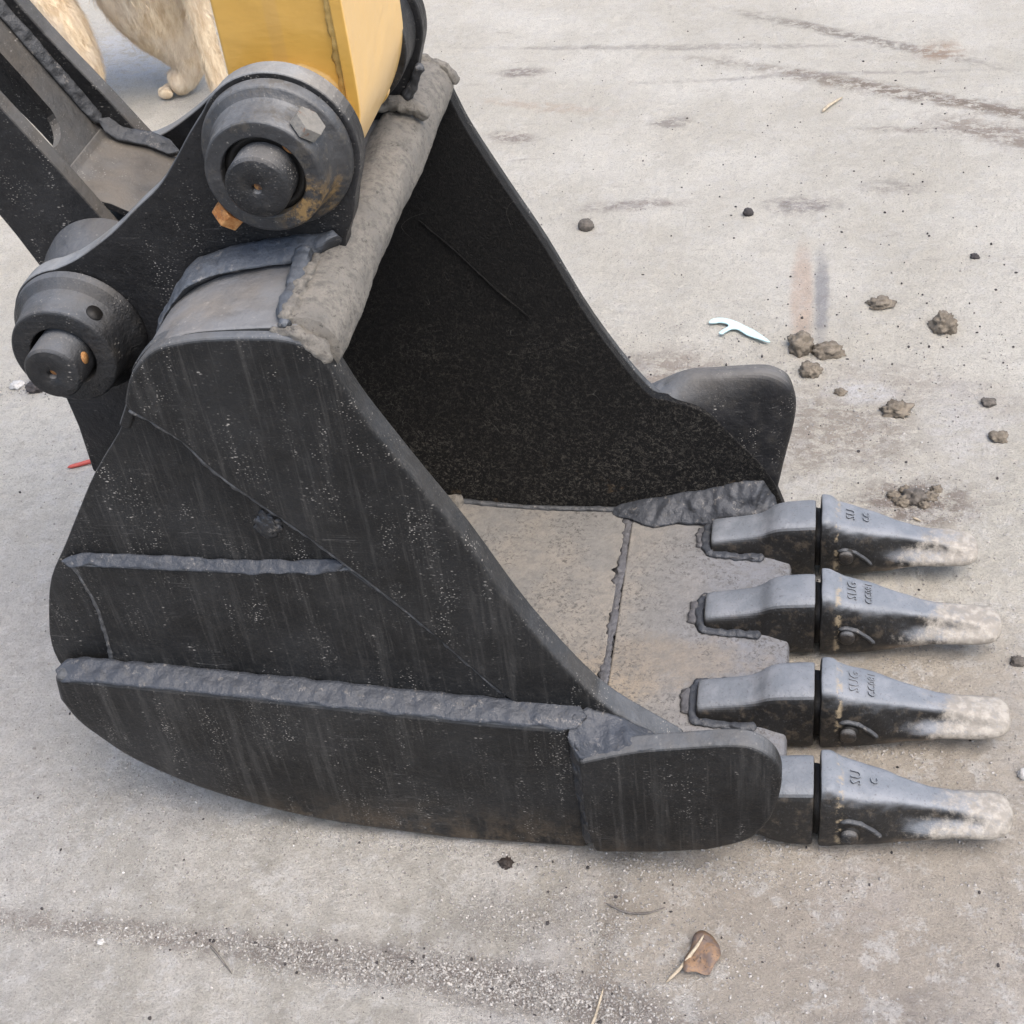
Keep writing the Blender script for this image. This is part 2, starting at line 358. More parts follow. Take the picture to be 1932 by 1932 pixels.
    c = s.mix(s.math('MULTIPLY', gz_, s.ramp(s.noise(380, 2, .85, vec=s.map(loc=(5, 5, 5))), .62, .68, 0, .5)), c, (.70, .68, .66))
    dk = s.math('MULTIPLY', s.ramp(s.vor(95), .15, .08), s.ramp(s.noise(7, 4, .7), .47, .62))
    c = s.mix(s.math('MULTIPLY', dk, .7), c, (.10, .085, .075))
    dr = s.noise(1, 4, .7, vec=s.map(scale=(7, 38, 1), rot=(0, 0, .12)))
    c = s.mix(s.math('MULTIPLY', s.ramp(dr, .60, .74), s.ramp(o[1], .6, 1.4, 0, .4)), c, (.33, .29, .26))
    # crack near the front edge
    cr = s.math('ABSOLUTE', s.math('SUBTRACT', s.math('ADD', o[1], s.math('MULTIPLY', s.math('SUBTRACT', s.noise(14, 5, .7), .5), .05)), -.262))
    crm = s.math('MULTIPLY', s.ramp(cr, .0016, .0006), s.math('MULTIPLY', s.ramp(o[0], -.06, -.02), s.ramp(o[0], .22, .14)))
    c = s.mix(s.math('MULTIPLY', crm, .8), c, (.08, .07, .065))
    b = s.bump(gr, .005); b = s.bump(mo, .012, prev=b)
    b = s.bump(s.noise(700, 2, .8), .0008, prev=b); b = s.bump(crm, -.002, prev=b)
    return s.out(c, .9, b, spec=.2)
M['ground'] = ground_mat()

# ------------------------------------------------------------------ geometry helpers
def tag(o, label=None, cat=None, group=None, kind=None):
    for k, v in (('label', label), ('category', cat), ('group', group), ('kind', kind)):
        if v: o[k] = v
    return o
def empty(name, loc, label, cat, group=None):
    o = bpy.data.objects.new(name, None); col.objects.link(o); o.location = loc; o.empty_display_size = .05
    return tag(o, label, cat, group)
ROOTS = {}
def link_obj(name, me, mat, parent=None, smooth=True, bevel=0, seg=3, sub=0, label=None):
    if mat is not None: me.materials.append(mat)
    me.shade_smooth() if smooth else me.shade_flat()
    o = bpy.data.objects.new(name, me); col.objects.link(o)
    if parent:
        o.parent = parent
        t = Vector(parent.location); p = parent
        while p.parent: p = p.parent; t += Vector(p.location)
        if t.length > 0: me.transform(Matrix.Identity(4)); o.location = -t
    if bevel:
        b = o.modifiers.new('bevel', 'BEVEL'); b.width = bevel; b.segments = seg; b.limit_method = 'ANGLE'; b.angle_limit = R_(30); b.harden_normals = True
    if sub:
        q = o.modifiers.new('sub', 'SUBSURF'); q.levels = sub; q.render_levels = sub
    if label: o['label'] = label
    return o
def bm_obj(name, bm, mat, parent=None, **k):
    me = bpy.data.meshes.new(name); bmesh.ops.recalc_face_normals(bm, faces=bm.faces); bm.to_mesh(me); bm.free()
    return link_obj(name, me, mat, parent, **k)
def catmull(pts, k=6, closed=False):
    P = [np.array(p, float) for p in pts]; n = len(P); out = []
    rg = range(n if closed else n-1)
    for i in rg:
        p0 = P[i-1] if (closed or i > 0) else P[i]; p1 = P[i]; p2 = P[(i+1) % n]
        p3 = P[(i+2) % n] if (closed or i+2 < n) else p2
        for j in range(k):
            t = j/k
            out.append(tuple(.5*((2*p1)+(-p0+p2)*t+(2*p0-5*p1+4*p2-p3)*t*t+(-p0+3*p1-3*p2+p3)*t**3)))
    if not closed: out.append(tuple(P[-1]))
    return out
def arc(cx, cz, r, a0, a1, n=16):
    return [(cx+r*math.cos(R_(a0+(a1-a0)*i/n)), cz+r*math.sin(R_(a0+(a1-a0)*i/n))) for i in range(n+1)]
def plate(name, poly, y0, y1, mat, parent, bevel=.003, seg=3, label=None, holes=None):
    """a plate of steel: outline in x, z extruded from y0 to y1"""
    bm = bmesh.new()
    a = [bm.verts.new((x, y0, z)) for x, z in poly]; b = [bm.verts.new((x, y1, z)) for x, z in poly]
    n = len(poly)
    bm.faces.new(a); bm.faces.new(b[::-1])
    for i in range(n): bm.faces.new((a[i], b[i], b[(i+1) % n], a[(i+1) % n]))
    return bm_obj(name, bm, mat, parent, bevel=bevel, seg=seg, label=label)
def ribbon(name, pts, y0, y1, th, mat, parent, bevel=.002, label=None, flip=1, mats=None):
    """a bent sheet: profile in x, z with thickness th, from y0 to y1"""
    P = np.array(pts); T = np.gradient(P, axis=0); T /= np.linalg.norm(T, axis=1)[:, None]
    Nn = np.c_[-T[:, 1], T[:, 0]]*flip
    outer = P; inner = P+Nn*th
    poly = [tuple(p) for p in outer]+[tuple(p) for p in inner[::-1]]
    bm = bmesh.new(); n = len(P)
    v = [[bm.verts.new((p[0], y, p[1])) for p in poly] for y in (y0, y1)]
    m = len(poly)
    for i in range(m): bm.faces.new((v[0][i], v[0][(i+1) % m], v[1][(i+1) % m], v[1][i]))
    for i in range(n-1):
        for s_ in (0, 1): bm.faces.new((v[s_][i], v[s_][i+1], v[s_][m-2-i], v[s_][m-1-i]))
    o = bm_obj(name, bm, mat, parent, bevel=bevel, label=label)
    return o
def lathe(name, cx, cz, prof, mat, parent, seg=64, smooth=True, bevel=.0015, label=None, closed=True, tilt=None):
    """prof: (radius, y) pairs swept round an axis along y"""
    bm = bmesh.new(); rings = []
    for r, y in prof:
        if r < 1e-6: rings.append([bm.verts.new((cx, y, cz))])
        else: rings.append([bm.verts.new((cx+r*math.cos(2*math.pi*i/seg), y, cz+r*math.sin(2*math.pi*i/seg))) for i in range(seg)])
    for a, b in zip(rings, rings[1:]):
        for i in range(seg):
            j = (i+1) % seg
            if len(a) == 1 and len(b) == 1: continue
            if len(a) == 1: bm.faces.new((a[0], b[i], b[j]))
            elif len(b) == 1: bm.faces.new((a[i], a[j], b[0]))
            else: bm.faces.new((a[i], a[j], b[j], b[i]))
    if closed and len(rings[0]) > 1 and len(rings[-1]) > 1:
        for i in range(seg):
            j = (i+1) % seg; bm.faces.new((rings[-1][i], rings[-1][j], rings[0][j], rings[0][i]))
    return bm_obj(name, bm, mat, parent, bevel=bevel, label=label)
def bead(name, path, r, mat, parent, squash=1., ripple=.22, seed=0, seg=14, step=.0022, label=None, taper=True):
    """a lumpy weld bead laid along a 3-D path; r is a number or one radius per path point"""
    P = np.array(path, float); rr = np.full(len(P), r) if np.isscalar(r) else np.array(r, float)
    L = np.r_[0, np.cumsum(np.linalg.norm(np.diff(P, axis=0), axis=1))]
    n = max(4, int(L[-1]/step)); t = np.linspace(0, L[-1], n)
    Q = np.c_[[np.interp(t, L, P[:, i]) for i in range(3)]].T; q = np.interp(t, L, rr)
    T = np.gradient(Q, axis=0); T /= np.linalg.norm(T, axis=1)[:, None]+1e-9
    bm = bmesh.new(); rings = []
    for i in range(n):
        t_ = Vector(T[i]); a = t_.orthogonal(); up = Vector((0, 0, 1)) if abs(t_.z) < .9 else Vector((0, 1, 0))
        a = t_.cross(up).normalized(); b = t_.cross(a)
        rad = q[i]*(1+ripple*.16*math.sin(t[i]*2*math.pi/.013+2*noise.noise(Vector((t[i]*20, seed, 9))))+ripple*.55*noise.noise(Vector((t[i]*42, seed, 0)))+.7*ripple*noise.noise(Vector((t[i]*13, seed, 5))))
        if taper: rad *= min(1, .25+min(i, n-1-i)*.5)
        ring = []
        for k in range(seg):
            an = 2*math.pi*k/seg
            rk = rad*(1+ripple*1.1*noise.noise(Vector((t[i]*70, math.cos(an)*1.5+seed, math.sin(an)*1.5))))
            ring.append(bm.verts.new(Vector(Q[i])+a*math.cos(an)*rk+b*math.sin(an)*rk*squash))
        rings.append(ring)
    for a, b in zip(rings, rings[1:]):
        for k in range(seg): bm.faces.new((a[k], a[(k+1) % seg], b[(k+1) % seg], b[k]))
    bm.faces.new(rings[0]); bm.faces.new(rings[-1][::-1])
    return bm_obj(name, bm, mat, parent, label=label)
def fillet(name, A, B_, under, mat, parent, bulge=.003, lump=.0025, seed=0, n=None, m=9, label=None, freq=55, closed_ends=True):
    """a weld seam whose face runs from line A to line B_, lumpy, closed off at a hidden line below"""
    def rs(P, n):
        P = np.array(P, float); L = np.r_[0, np.cumsum(np.linalg.norm(np.diff(P, axis=0), axis=1))]; t = np.linspace(0, L[-1], n)
        return np.c_[[np.interp(t, L, P[:, i]) for i in range(3)]].T, L[-1]
    _, La = rs(A, 4); n = n or max(6, int(La/.0025)); A, _ = rs(A, n); Bq, _ = rs(B_, n); U = (A+Bq)/2+np.array(under)
    bm = bmesh.new(); rings = []
    for i in range(n):
        a, b, u = Vector(A[i]), Vector(Bq[i]), Vector(U[i]); out = ((a+b)/2-u).normalized(); ring = []
        wob = .0035*noise.noise(Vector((i*.0025*freq*.7, seed, 1))); wob2 = .0035*noise.noise(Vector((i*.0025*freq*.7, seed, 7)))
        e = (a-b).normalized(); a = a+e*wob; b = b-e*wob2
        if closed_ends:
            tp = min(1, .12+min(i, n-1-i)/5.); mid = (a+b)/2; a = mid.lerp(a, tp); b = mid.lerp(b, tp); u = mid.lerp(u, max(tp, .5))
        for k in range(m):
            t = k/(m-1); p = a.lerp(b, t); q = math.sin(math.pi*t)
            h = bulge*q+lump*(.35+q)*noise.noise(p*freq+Vector((seed, 0, 0)))+lump*.5*noise.noise(p*freq*2.3+Vector((0, seed, 0)))
            h += lump*.9*noise.noise(Vector((i*.0025*95, t*1.4+seed, 3)))*q
            ring.append(bm.verts.new(p+out*h))
        ring.append(bm.verts.new(b*.8+u*.2-out*.006)); ring.append(bm.verts.new(u)); ring.append(bm.verts.new(a*.8+u*.2-out*.006))
        rings.append(ring)
    w_ = len(rings[0])
    for a, b in zip(rings, rings[1:]):
        for k in range(w_): bm.faces.new((a[k], a[(k+1) % w_], b[(k+1) % w_], b[k]))
    bm.faces.new(rings[0]); bm.faces.new(rings[-1][::-1])
    return bm_obj(name, bm, mat, parent, label=label)
def loft(name, rings, mat, parent, sub=2, label=None, caps=True):
    bm = bmesh.new(); V = [[bm.verts.new(p) for p in r] for r in rings]
    for a, b in zip(V, V[1:]):
        for k in range(len(a)): bm.faces.new((a[k], a[(k+1) % len(a)], b[(k+1) % len(a)], b[k]))
    if caps: bm.faces.new(V[0]); bm.faces.new(V[-1][::-1])
    return bm_obj(name, bm, mat, parent, sub=sub, label=label)
def prism(name, c, axis, r, h, sides, mat, parent, bevel=.001, label=None, r2=None):
    """an n-sided prism whose base centre is c, standing along axis"""
    ax = Vector(axis).normalized(); q = ax.to_track_quat('Z', 'Y').to_matrix().to_4x4()
    bm = bmesh.new(); r2 = r if r2 is None else r2
    a = [bm.verts.new((r*math.cos(2*math.pi*i/sides), r*math.sin(2*math.pi*i/sides), 0)) for i in range(sides)]
    b = [bm.verts.new((r2*math.cos(2*math.pi*i/sides), r2*math.sin(2*math.pi*i/sides), h)) for i in range(sides)]
    bm.faces.new(a[::-1]); bm.faces.new(b)
    for i in range(sides): bm.faces.new((a[i], a[(i+1) % sides], b[(i+1) % sides], b[i]))
    bmesh.ops.transform(bm, matrix=Matrix.Translation(c) @ q, verts=bm.verts)
    return bm_obj(name, bm, mat, parent, bevel=bevel, seg=2, label=label)

# ------------------------------------------------------------------ ground: one sheet with real relief near the bucket
def value_noise(X, Y, f, seed):
    r = np.random.default_rng(seed); G = r.random((256, 256))
    x = X*f; y = Y*f; xi = np.floor(x).astype(int); yi = np.floor(y).astype(int)
    fx = x-xi; fy = y-yi; fx = fx*fx*(3-2*fx); fy = fy*fy*(3-2*fy)
    g = lambda a, b: G[a % 256, b % 256]
    return (g(xi, yi)*(1-fx)+g(xi+1, yi)*fx)*(1-fy)+(g(xi, yi+1)*(1-fx)+g(xi+1, yi+1)*fx)*fy-.5
xs = np.r_[-40, -20, -10, -6, -4, -3, np.arange(-2.6, -1.1, .02), np.arange(-1.1, .65, .0045), np.arange(.65, 1.2, .02), 1.6, 2.5, 4, 8, 16, 40]
ys = np.r_[-20, -8, -4, -2, -1, -.7, np.arange(-.42, .95, .0045), np.arange(.95, 3.2, .011), 3.5, 4, 5, 8, 16, 40, 60]
X, Y = np.meshgrid(xs, ys, indexing='ij')
def relief(X, Y):
    h = sum(a*value_noise(X, Y, f, i+3) for i, (f, a) in enumerate([(2.3, .008), (7, .005), (19, .0035), (47, .0024), (110, .0016), (230, .0010)]))
    fade = np.clip((4-np.hypot(X, Y-1))/2, 0, 1)
    # silt banked up in front of the cutting edge
    bank = .010*np.exp(-((X-.33)/.3)**2-((Y-.1)/.22)**2)*(value_noise(X, Y, 9, 77)+.6)
    return h*fade+bank-.004
Zg = GZ+relief(X, Y)
me = bpy.data.meshes.new('ground'); nx, ny = X.shape
idx = np.arange(nx*ny).reshape(nx, ny)
F = np.stack([idx[:-1, :-1], idx[1:, :-1], idx[1:, 1:], idx[:-1, 1:]], -1).reshape(-1, 4)
me.vertices.add(nx*ny); me.vertices.foreach_set('co', np.stack([X, Y, Zg], -1).ravel())
me.loops.add(len(F)*4); me.loops.foreach_set('vertex_index', F.ravel())
me.polygons.add(len(F)); me.polygons.foreach_set('loop_start', np.arange(len(F))*4); me.polygons.foreach_set('loop_total', np.full(len(F), 4))
me.update(); tag(link_obj('ground', me, M['ground']), kind='structure')
def gz(x, y): return GZ+float(relief(np.array([float(x)]), np.array([float(y)]))[0])

# ------------------------------------------------------------------ the bucket
B = empty('excavator_bucket', (0, 0, 0), 'black painted excavator bucket lying on the concrete with four steel teeth', 'digger bucket')
C1 = (-.348, .895); C2 = (-.621, .688)
front = [(-.283, .728), (-.268, .688), (-.229, .608), (-.186, .523), (-.131, .400), (-.063, .287), (0, .229)]
nose = [(-.515, .694), (-.502, .722), (-.488, .742), (-.463, .763), (-.430, .773), (-.390, .777), (-.335, .777), (-.306, .768), (-.288, .748)]
seam = [(-.174, .286), (-.264, .410), (-.348, .509), (-.433, .599), (-.467, .648)]
# outline of the back and bottom of the side wall, seen from the side
back = [(-.515, .688), (-.54, .648), (-.584, .593), (-.62, .539), (-.655, .485), (-.69, .432), (-.713, .374), (-.728, .32), (-.727, .276), (-.709, .226), (-.693, .196), (-.655, .155), (-.583, .108), (-.499, .074), (-.406, .052), (-.263, .036), (-.09, .034), (.05, .037), (.145, .042)]
sideface = catmull(nose, 4)[:-1]+catmull(front, 4)[:-1]+[(.0, .229), (.05, .17), (.10, .12), (.135, .075), (.145, .042)]+catmull(back[::-1], 3)[1:-1]
# shell: the curved back and floor plate
prof = catmull([(.145, .040), (.05, .037), (-.09, .035), (-.263, .037), (-.406, .053), (-.499, .075), (-.583, .109), (-.655, .158), (-.693, .21), (-.712, .28), (-.706, .374), (-.672, .458), (-.62, .534), (-.58, .592), (-.535, .655), (-.505, .712), (-.47, .752), (-.40, .770), (-.325, .772)], 4)
ribbon('shell', prof, .022, .583, .020, M['inside'], B, flip=-1)
# the visible floor sheet and the thicker cutting edge in front of it
ribbon('floor_plate', catmull([(-.10, .059), (-.26, .060), (-.40, .075), (-.50, .098), (-.575, .131), (-.63, .175), (-.67, .23)], 4)[::-1], .034, .582, .004, M['floor'], B, bevel=.001, flip=1, label='floor plate covered in grey brown dust')
ce = plate('cutting_edge', [(-.092, .036), (-.09, .0655), (-.02, .067), (.12, .067), (.146, .060), (.149, .048), (.146, .040)], .015, .580, M['floor'], B, bevel=.003)
bead('weld_bead', [(-.096, y, .062+.001*math.sin(y*60)) for y in np.linspace(.03, .58, 30)], .0066, M['seam_floor'], B, squash=.28, ripple=.8, seed=3)
# top plate between the hinge ears and the rim of the mouth
topp = catmull([(-.535, .660), (-.512, .700), (-.498, .727), (-.472, .757), (-.43, .775), (-.37, .781), (-.315, .783)], 4)
ribbon('top_plate', topp, .010, .150, .012, M['paint_top'], B, flip=-1, bevel=.003, label='dusty grey top plate')
ribbon('top_plate', topp, .455, .592, .012, M['paint_top'], B, flip=-1, bevel=.003)
ribbon('top_plate', topp, .150, .455, .012, M['paint_top'], B, flip=-1, bevel=.003)
# near side
nearface = [(x-.004, z-.002) if x > -.5 and z > .2 else (x, z) for x, z in sideface]
plate('side_plate', nearface, .014, .032, M['paint'], B, label='near side plate, flecked with dried mud')
plate('edge_strip', catmull(nose, 4)[:-1]+catmull(front, 4)+[(.03, .205), (.03, .19), (-.06, .22)]+catmull([(-.13, .25), (-.174, .286), (-.264, .410), (-.348, .509), (-.433, .599), (-.467, .648), (-.512, .688)], 4), -.001, .0335, M['paint'], B, bevel=.0085, seg=5, label='smooth black strip along the near rim')
midb = catmull([(-.646, .466), (-.645, .436), (-.640, .406), (-.642, .36), (-.652, .27)], 4)
plate('wear_plate', midb+[(-.40, .255), (-.15, .23), (-.174, .286), (-.264, .410), (-.322, .474)]+[(-.36, .468), (-.44, .464), (-.54, .464)], .003, .0132, M['paint'], B, bevel=.0045)
lowp = [(-.715, .306)]+catmull([(-.715, .306), (-.591, .297), (-.395, .282), (-.205, .267), (-.094, .262)], 4)[1:]+[(-.086, .193), (-.084, .124), (-.086, .0345)]+catmull([(-.263, .034), (-.406, .050), (-.499, .072), (-.583, .105), (-.655, .152), (-.693, .196), (-.712, .226), (-.722, .262)], 4)
plate('lower_wear_plate', lowp, -.026, .0125, M['paint'], B, bevel=.011, seg=5)
r1 = catmull([(-.662, .466), (-.63, .470), (-.54, .470), (-.44, .468), (-.36, .472), (-.325, .476)], 6)
fillet('weld_bead', [(x, .0135, z+.005) for x, z in r1], [(x, .0015, z-.005) for x, z in r1], (0, .01, -.012), M['weld'], B, bulge=.001, lump=.0017, seed=9, freq=60)
r2 = catmull([(-.716, .297), (-.66, .300), (-.591, .296), (-.5, .289), (-.395, .282), (-.3, .274), (-.205, .267), (-.12, .264), (-.075, .262)], 6)
fillet('weld_bead', [(x, .0025, z+.012) for x, z in r2], [(x, -.0268, z+.0005) for x, z in r2], (0, .012, -.02), M['weld'], B, bulge=.0012, lump=.0019, seed=12, freq=60, label='long weld crusted with pale mud')

seam3 = catmull([(-.512, .686), (-.467, .648), (-.433, .599), (-.348, .509), (-.264, .410), (-.174, .286)], 6)
bead('seam_edge', [(x, .0045, z+.0008) for x, z in seam3], .0036, M['seam'], B, ripple=.5, seed=14, taper=False, seg=8)
bead('seam_edge', [(x+.001, .006, z) for x, z in catmull([(-.650, .468), (-.645, .436), (-.641, .406), (-.643, .36), (-.651, .30)], 5)], .0034, M['seam'], B, ripple=.5, seed=15, seg=8)
# plug weld on the side plate
bm = bmesh.new(); bmesh.ops.create_icosphere(bm, subdivisions=4, radius=1)
for v in bm.verts: v.co = v.co*(1+.35*noise.noise(v.co*2.2)+.2*noise.noise(v.co*6))
bmesh.ops.transform(bm, matrix=Matrix.Translation((-.405, .014, .525)) @ Matrix.Diagonal((.015, .0045, .018, 1)), verts=bm.verts)
bm_obj('weld_spot', bm, M['weld'], B)
# side cutters
cutp = catmull([(-.082, .236), (-.02, .260), (.035, .272), (.085, .281), (.112, .279), (.133, .262), (.143, .235), (.143, .207), (.138, .175), (.13, .148), (.112, .116), (.09, .100)], 4)+[(.06, .086), (.0, .074), (-.075, .066), (-.082, .11), (-.083, .17)]
plate('side_cutter', cutp, -.052, -.026, M['paint'], B, bevel=.0055, seg=4, label='near side cutter with a rounded front end')
cutin = [(-.07, .20), (-.02, .215), (.035, .215), (.08, .21), (.10, .19), (.105, .16), (.095, .12), (.085, .09), (.06, .078), (-.07, .058)]
plate('cutter_packing', cutin, -.027, .013, M['paint'], B, bevel=.006)
fillet('weld_bead', [(-.094, -.0255, .262), (-.096, -.0255, .225), (-.095, -.0255, .17), (-.094, -.0255, .12), (-.093, -.0255, .06)], [(-.074, -.050, .236), (-.080, -.051, .215), (-.081, -.051, .17), (-.080, -.051, .12), (-.077, -.050, .075)], (.012, .012, 0), M['weld'], B, bulge=.002, lump=.003, seed=31)
fillet('weld_fillet', [(-.100, -.018, .272), (-.075, -.0005, .272), (-.045, .0, .262), (-.015, .0005, .243), (.004, .0015, .230)], [(-.090, -.048, .235), (-.07, -.0495, .238), (-.04, -.0495, .251), (-.012, -.0495, .261), (.02, -.048, .268)], (0, .01, -.035), M['weld'], B, bulge=.002, lump=.0035, seed=33, m=14)
# far side
farface = catmull(nose, 4)[:-1]+catmull(front[:-1]+[(-.03, .27), (.02, .25), (.06, .205), (.10, .155), (.125, .11)], 4)[:-1]+[(.135, .075), (.145, .042)]+catmull(back[::-1], 3)[1:-1]
plate('side_plate', farface, .583, .600, M['inside'], B, bevel=.0015, label='far side plate, dark inside')
plate('edge_strip', catmull(nose, 4)[:-1]+catmull(front, 4)+[(.03, .205), (-.06, .22)]+catmull([(-.13, .25), (-.264, .410), (-.348, .509), (-.433, .599), (-.512, .688)], 4), .600, .615, M['paint'], B, bevel=.0045)
plate('lower_wear_plate', lowp, .6005, .632, M['paint'], B, bevel=.006)
cutf = catmull([(-.082, .246), (-.012, .283), (.034, .289), (.095, .294), (.118, .290), (.137, .276), (.147, .245), (.146, .215), (.140, .175), (.130, .145), (.121, .124)], 4)+[(.125, .08), (.125, .045), (-.075, .040), (-.082, .10), (-.083, .17)]
plate('side_cutter', cutf, .618, .645, M['paint'], B, bevel=.007, seg=4, label='far side cutter, rusty at its lower corner')
L1 = catmull([(-.065, .270), (-.035, .252), (-.008, .228), (.020, .190), (.055, .150), (.080, .118), (.098, .095), (.110, .078), (.118, .065)], 3)
L2 = catmull([(-.050, .262), (-.010, .2845), (.034, .291), (.095, .296), (.120, .2915), (.1385, .277), (.149, .246), (.147, .205), (.136, .155)], 3)
loft('cutter_root', [[(a[0], .5815, a[1]), (a[0]*.72+b[0]*.28, .5850, a[1]*.72+b[1]*.28), (a[0]*.4+b[0]*.6, .597, a[1]*.4+b[1]*.6), (a[0]*.12+b[0]*.88, .611, a[1]*.12+b[1]*.88), (b[0], .617, b[1]), (b[0]+.001, .643, b[1]+.001), (a[0]*.5+b[0]*.5, .620, a[1]*.5+b[1]*.5), (a[0], .598, a[1])] for a, b in zip(L1, L2)], M['lobe'], B, sub=2, label='dark blend between far side plate and cutter')
fillet('weld_bead', [(-.12, .5835, .070), (-.086, .5835, .080), (-.03, .5835, .094), (.026, .5835, .108), (.073, .5835, .124), (.105, .584, .126), (.128, .584, .085)], [(-.13, .575, .0615), (-.092, .550, .068), (-.057, .535, .068), (-.021, .545, .069), (.03, .54, .072), (.09, .545, .073), (.128, .56, .068)], (0, .02, -.015), M['weld'], B, bulge=.003, lump=.0035, seed=41, m=16, freq=48)
bead('weld_bead', [(x, .579, z) for x, z in [(-.38, .074), (-.26, .063), (-.10, .063)]], .005, M['weld_dark'], B, seed=44)
bead('weld_bead', [(-.395, .565, .078), (-.375, .570, .076), (-.355, .575, .072)], .012, M['tube'], B, seed=46, ripple=.6, label='clump of dry mud in the corner')
bead('weld_bead', [(-.353, .5815, .568), (-.315, .5815, .527), (-.26, .5815, .459), (-.217, .5815, .412)], .0014, M['inside'], B, seed=91, ripple=.5, squash=.6)
# torque tube across the back of the mouth, crusted with mud
bm = bmesh.new(); rings = []
for i, y in enumerate(np.linspace(.014, .586, 180)):
    ring = []
    for k in range(40):
        a = 2*math.pi*k/40
        r = .0334+.0009*noise.noise(Vector((math.cos(a)*2.2, y*28, math.sin(a)*2.2)))+.0010*noise.noise(Vector((math.cos(a)*5, y*75, math.sin(a)*5)))
        r += .006*max(0, noise.noise(Vector((math.cos(a)*1.5+9, y*9, math.sin(a)*1.5))))
        ring.append(bm.verts.new((-.3135+r*math.cos(a), y, .757+r*math.sin(a))))
    rings.append(ring)
for a, b in zip(rings, rings[1:]):
    for k in range(40): bm.faces.new((a[k], a[(k+1) % 40], b[(k+1) % 40], b[k]))
bm.faces.new(rings[0]); bm.faces.new(rings[-1][::-1])
bm_obj('torque_tube', bm, M['tube'], B, label='tube crusted with dried mud')
bead('mud_ridge', [(-.326, y, .790) for y in np.linspace(.012, .15, 16)], .0075, M['tube'], B, squash=.7, ripple=.7, seed=51)
bead('weld_bead', [(-.345, .012, .777), (-.318, .008, .776), (-.298, .006, .762), (-.288, .006, .745)], [.004, .007, .008, .005], M['tube'], B, ripple=.6, seed=52)
bead('weld_bead', [(x, .584, z) for x, z in [(-.35, .778), (-.318, .792), (-.287, .780), (-.275, .757)]], .006, M['tube'], B, seed=55, ripple=.5)

# hinge ears
def ear(y0, y1, label):
    poly = arc(*C1, .080, -22, 147, 28)
    poly += catmull([(-.415, .9385), (-.436, .9150), (-.460, .8855), (-.484, .859), (-.514, .836), (-.552, .806), (-.597, .778), (-.625, .766)], 4)[1:]
    poly += arc(*C2, .077, 96, 226, 22)
    poly += [(-.673, .594), (-.671, .552), (-.674, .484), (-.64, .47), (-.56, .60), (-.51, .66), (-.47, .73), (-.40, .755), (-.33, .76)]
    poly += catmull([(-.302, .770), (-.300, .795), (-.288, .820), (-.281, .845)], 3)
    return plate('hinge_ear', poly, y0, y1, M['ear'], B, bevel=.0025, label=label)
ear(.145, .171, 'near hinge ear with two pin bosses'); ear(.439, .465, 'far hinge ear, half hidden by the arm')
eo = catmull([(-.548, .140, .648), (-.535, .1445, .675), (-.509, .1445, .723), (-.485, .1445, .755), (-.465, .1445, .776), (-.433, .1445, .787), (-.397, .1445, .796), (-.35, .1445, .802), (-.322, .1445, .805), (-.300, .1445, .812)], 4)
ei = catmull([(-.541, .090, .655), (-.522, .088, .686), (-.497, .086, .731), (-.472, .088, .762), (-.452, .090, .778), (-.428, .096, .785), (-.392, .106, .787), (-.356, .114, .788), (-.333, .122, .790), (-.312, .130, .794)], 4)
fillet('weld_bead', eo, ei, (.01, .03, -.03), M['ear_weld'], B, bulge=.004, lump=.0030, seed=61, label='broad lumpy weld at the foot of the near ear')
bead('weld_bead', [(-.338, .128, .792), (-.336, .10, .791), (-.334, .06, .789), (-.332, .03, .788), (-.326, .006, .784)], [.013, .010, .0085, .008, .006], M['ear_weld'], B, squash=.8, ripple=.3, seed=66)
bead('weld_bead', [(x, .436, z) for x, z in [(-.45, .787), (-.37, .797), (-.31, .805), (-.29, .798), (-.276, .785)]], .009, M['tube'], B, ripple=.5, seed=63)
bead('weld_bead', [(x, .436, z) for x, z in [(-.306, .80), (-.29, .822), (-.276, .85)]], .006, M['weld_dark'], B, ripple=.4, seed=64)
for c, s1_, mat_, lab in ((C1, 0, 'collar', 'upper pin boss ringed with orange grease'), (C2, 1, 'pin', 'lower pin boss with an empty bolt hole')):
    R2 = .060 if not s1_ else .0605
    bo = lathe('pin_boss', *c, [(.0405 if not s1_ else .036, .091), (R2-.0055 if s1_ else .0560, .091), (R2-.002 if s1_ else .0575, .093), (R2+.001, .120), (.064, .126), (.073 if not s1_ else .069, .131), (.0745 if not s1_ else .073, .135), (.075 if not s1_ else .075, .145), (.0405 if not s1_ else .036, .145)], M[mat_], B, seg=96, bevel=0, label=lab)
    bo.modifiers.new('b', 'BEVEL').width = .002; bo.modifiers['b'].limit_method = 'ANGLE'; bo.modifiers['b'].angle_limit = R_(35); bo.modifiers['b'].segments = 2; bo.modifiers['b'].harden_normals = True
    lathe('pin_boss_far' if False else 'pin_boss', *c, [(.03, .52), (.058, .52), (.062, .48), (.075, .466), (.03, .466)], M['pin'], B, seg=64, bevel=.002, label='far pin boss')
    if not s1_:
        ax = Vector((.107, 0, .098)).normalized(); cc = Vector((c[0], .107, c[1]))
        prism('bolt_head', cc+ax*.0600, ax, .0165, .0125, 6, M['bolt'], bo, label='dull grey hexagon bolt head')
        prism('bolt_nut', cc-ax*.0590, -ax, .0165, .0155, 6, M['rust'], bo, label='rusty orange nut')
        prism('bolt_shank', cc+ax*.034, ax, .0085, .03, 16, M['rust'], bo)
    else:
        ax = Vector((.045, -.002, .047)).normalized(); cc = Vector((c[0], .112, c[1]))
        prism('bolt_hole', cc+ax*.052, ax, .0088, .0105, 20, M['hole'], bo, bevel=0)  # solid black plug, its colour standing in for the hole's shade
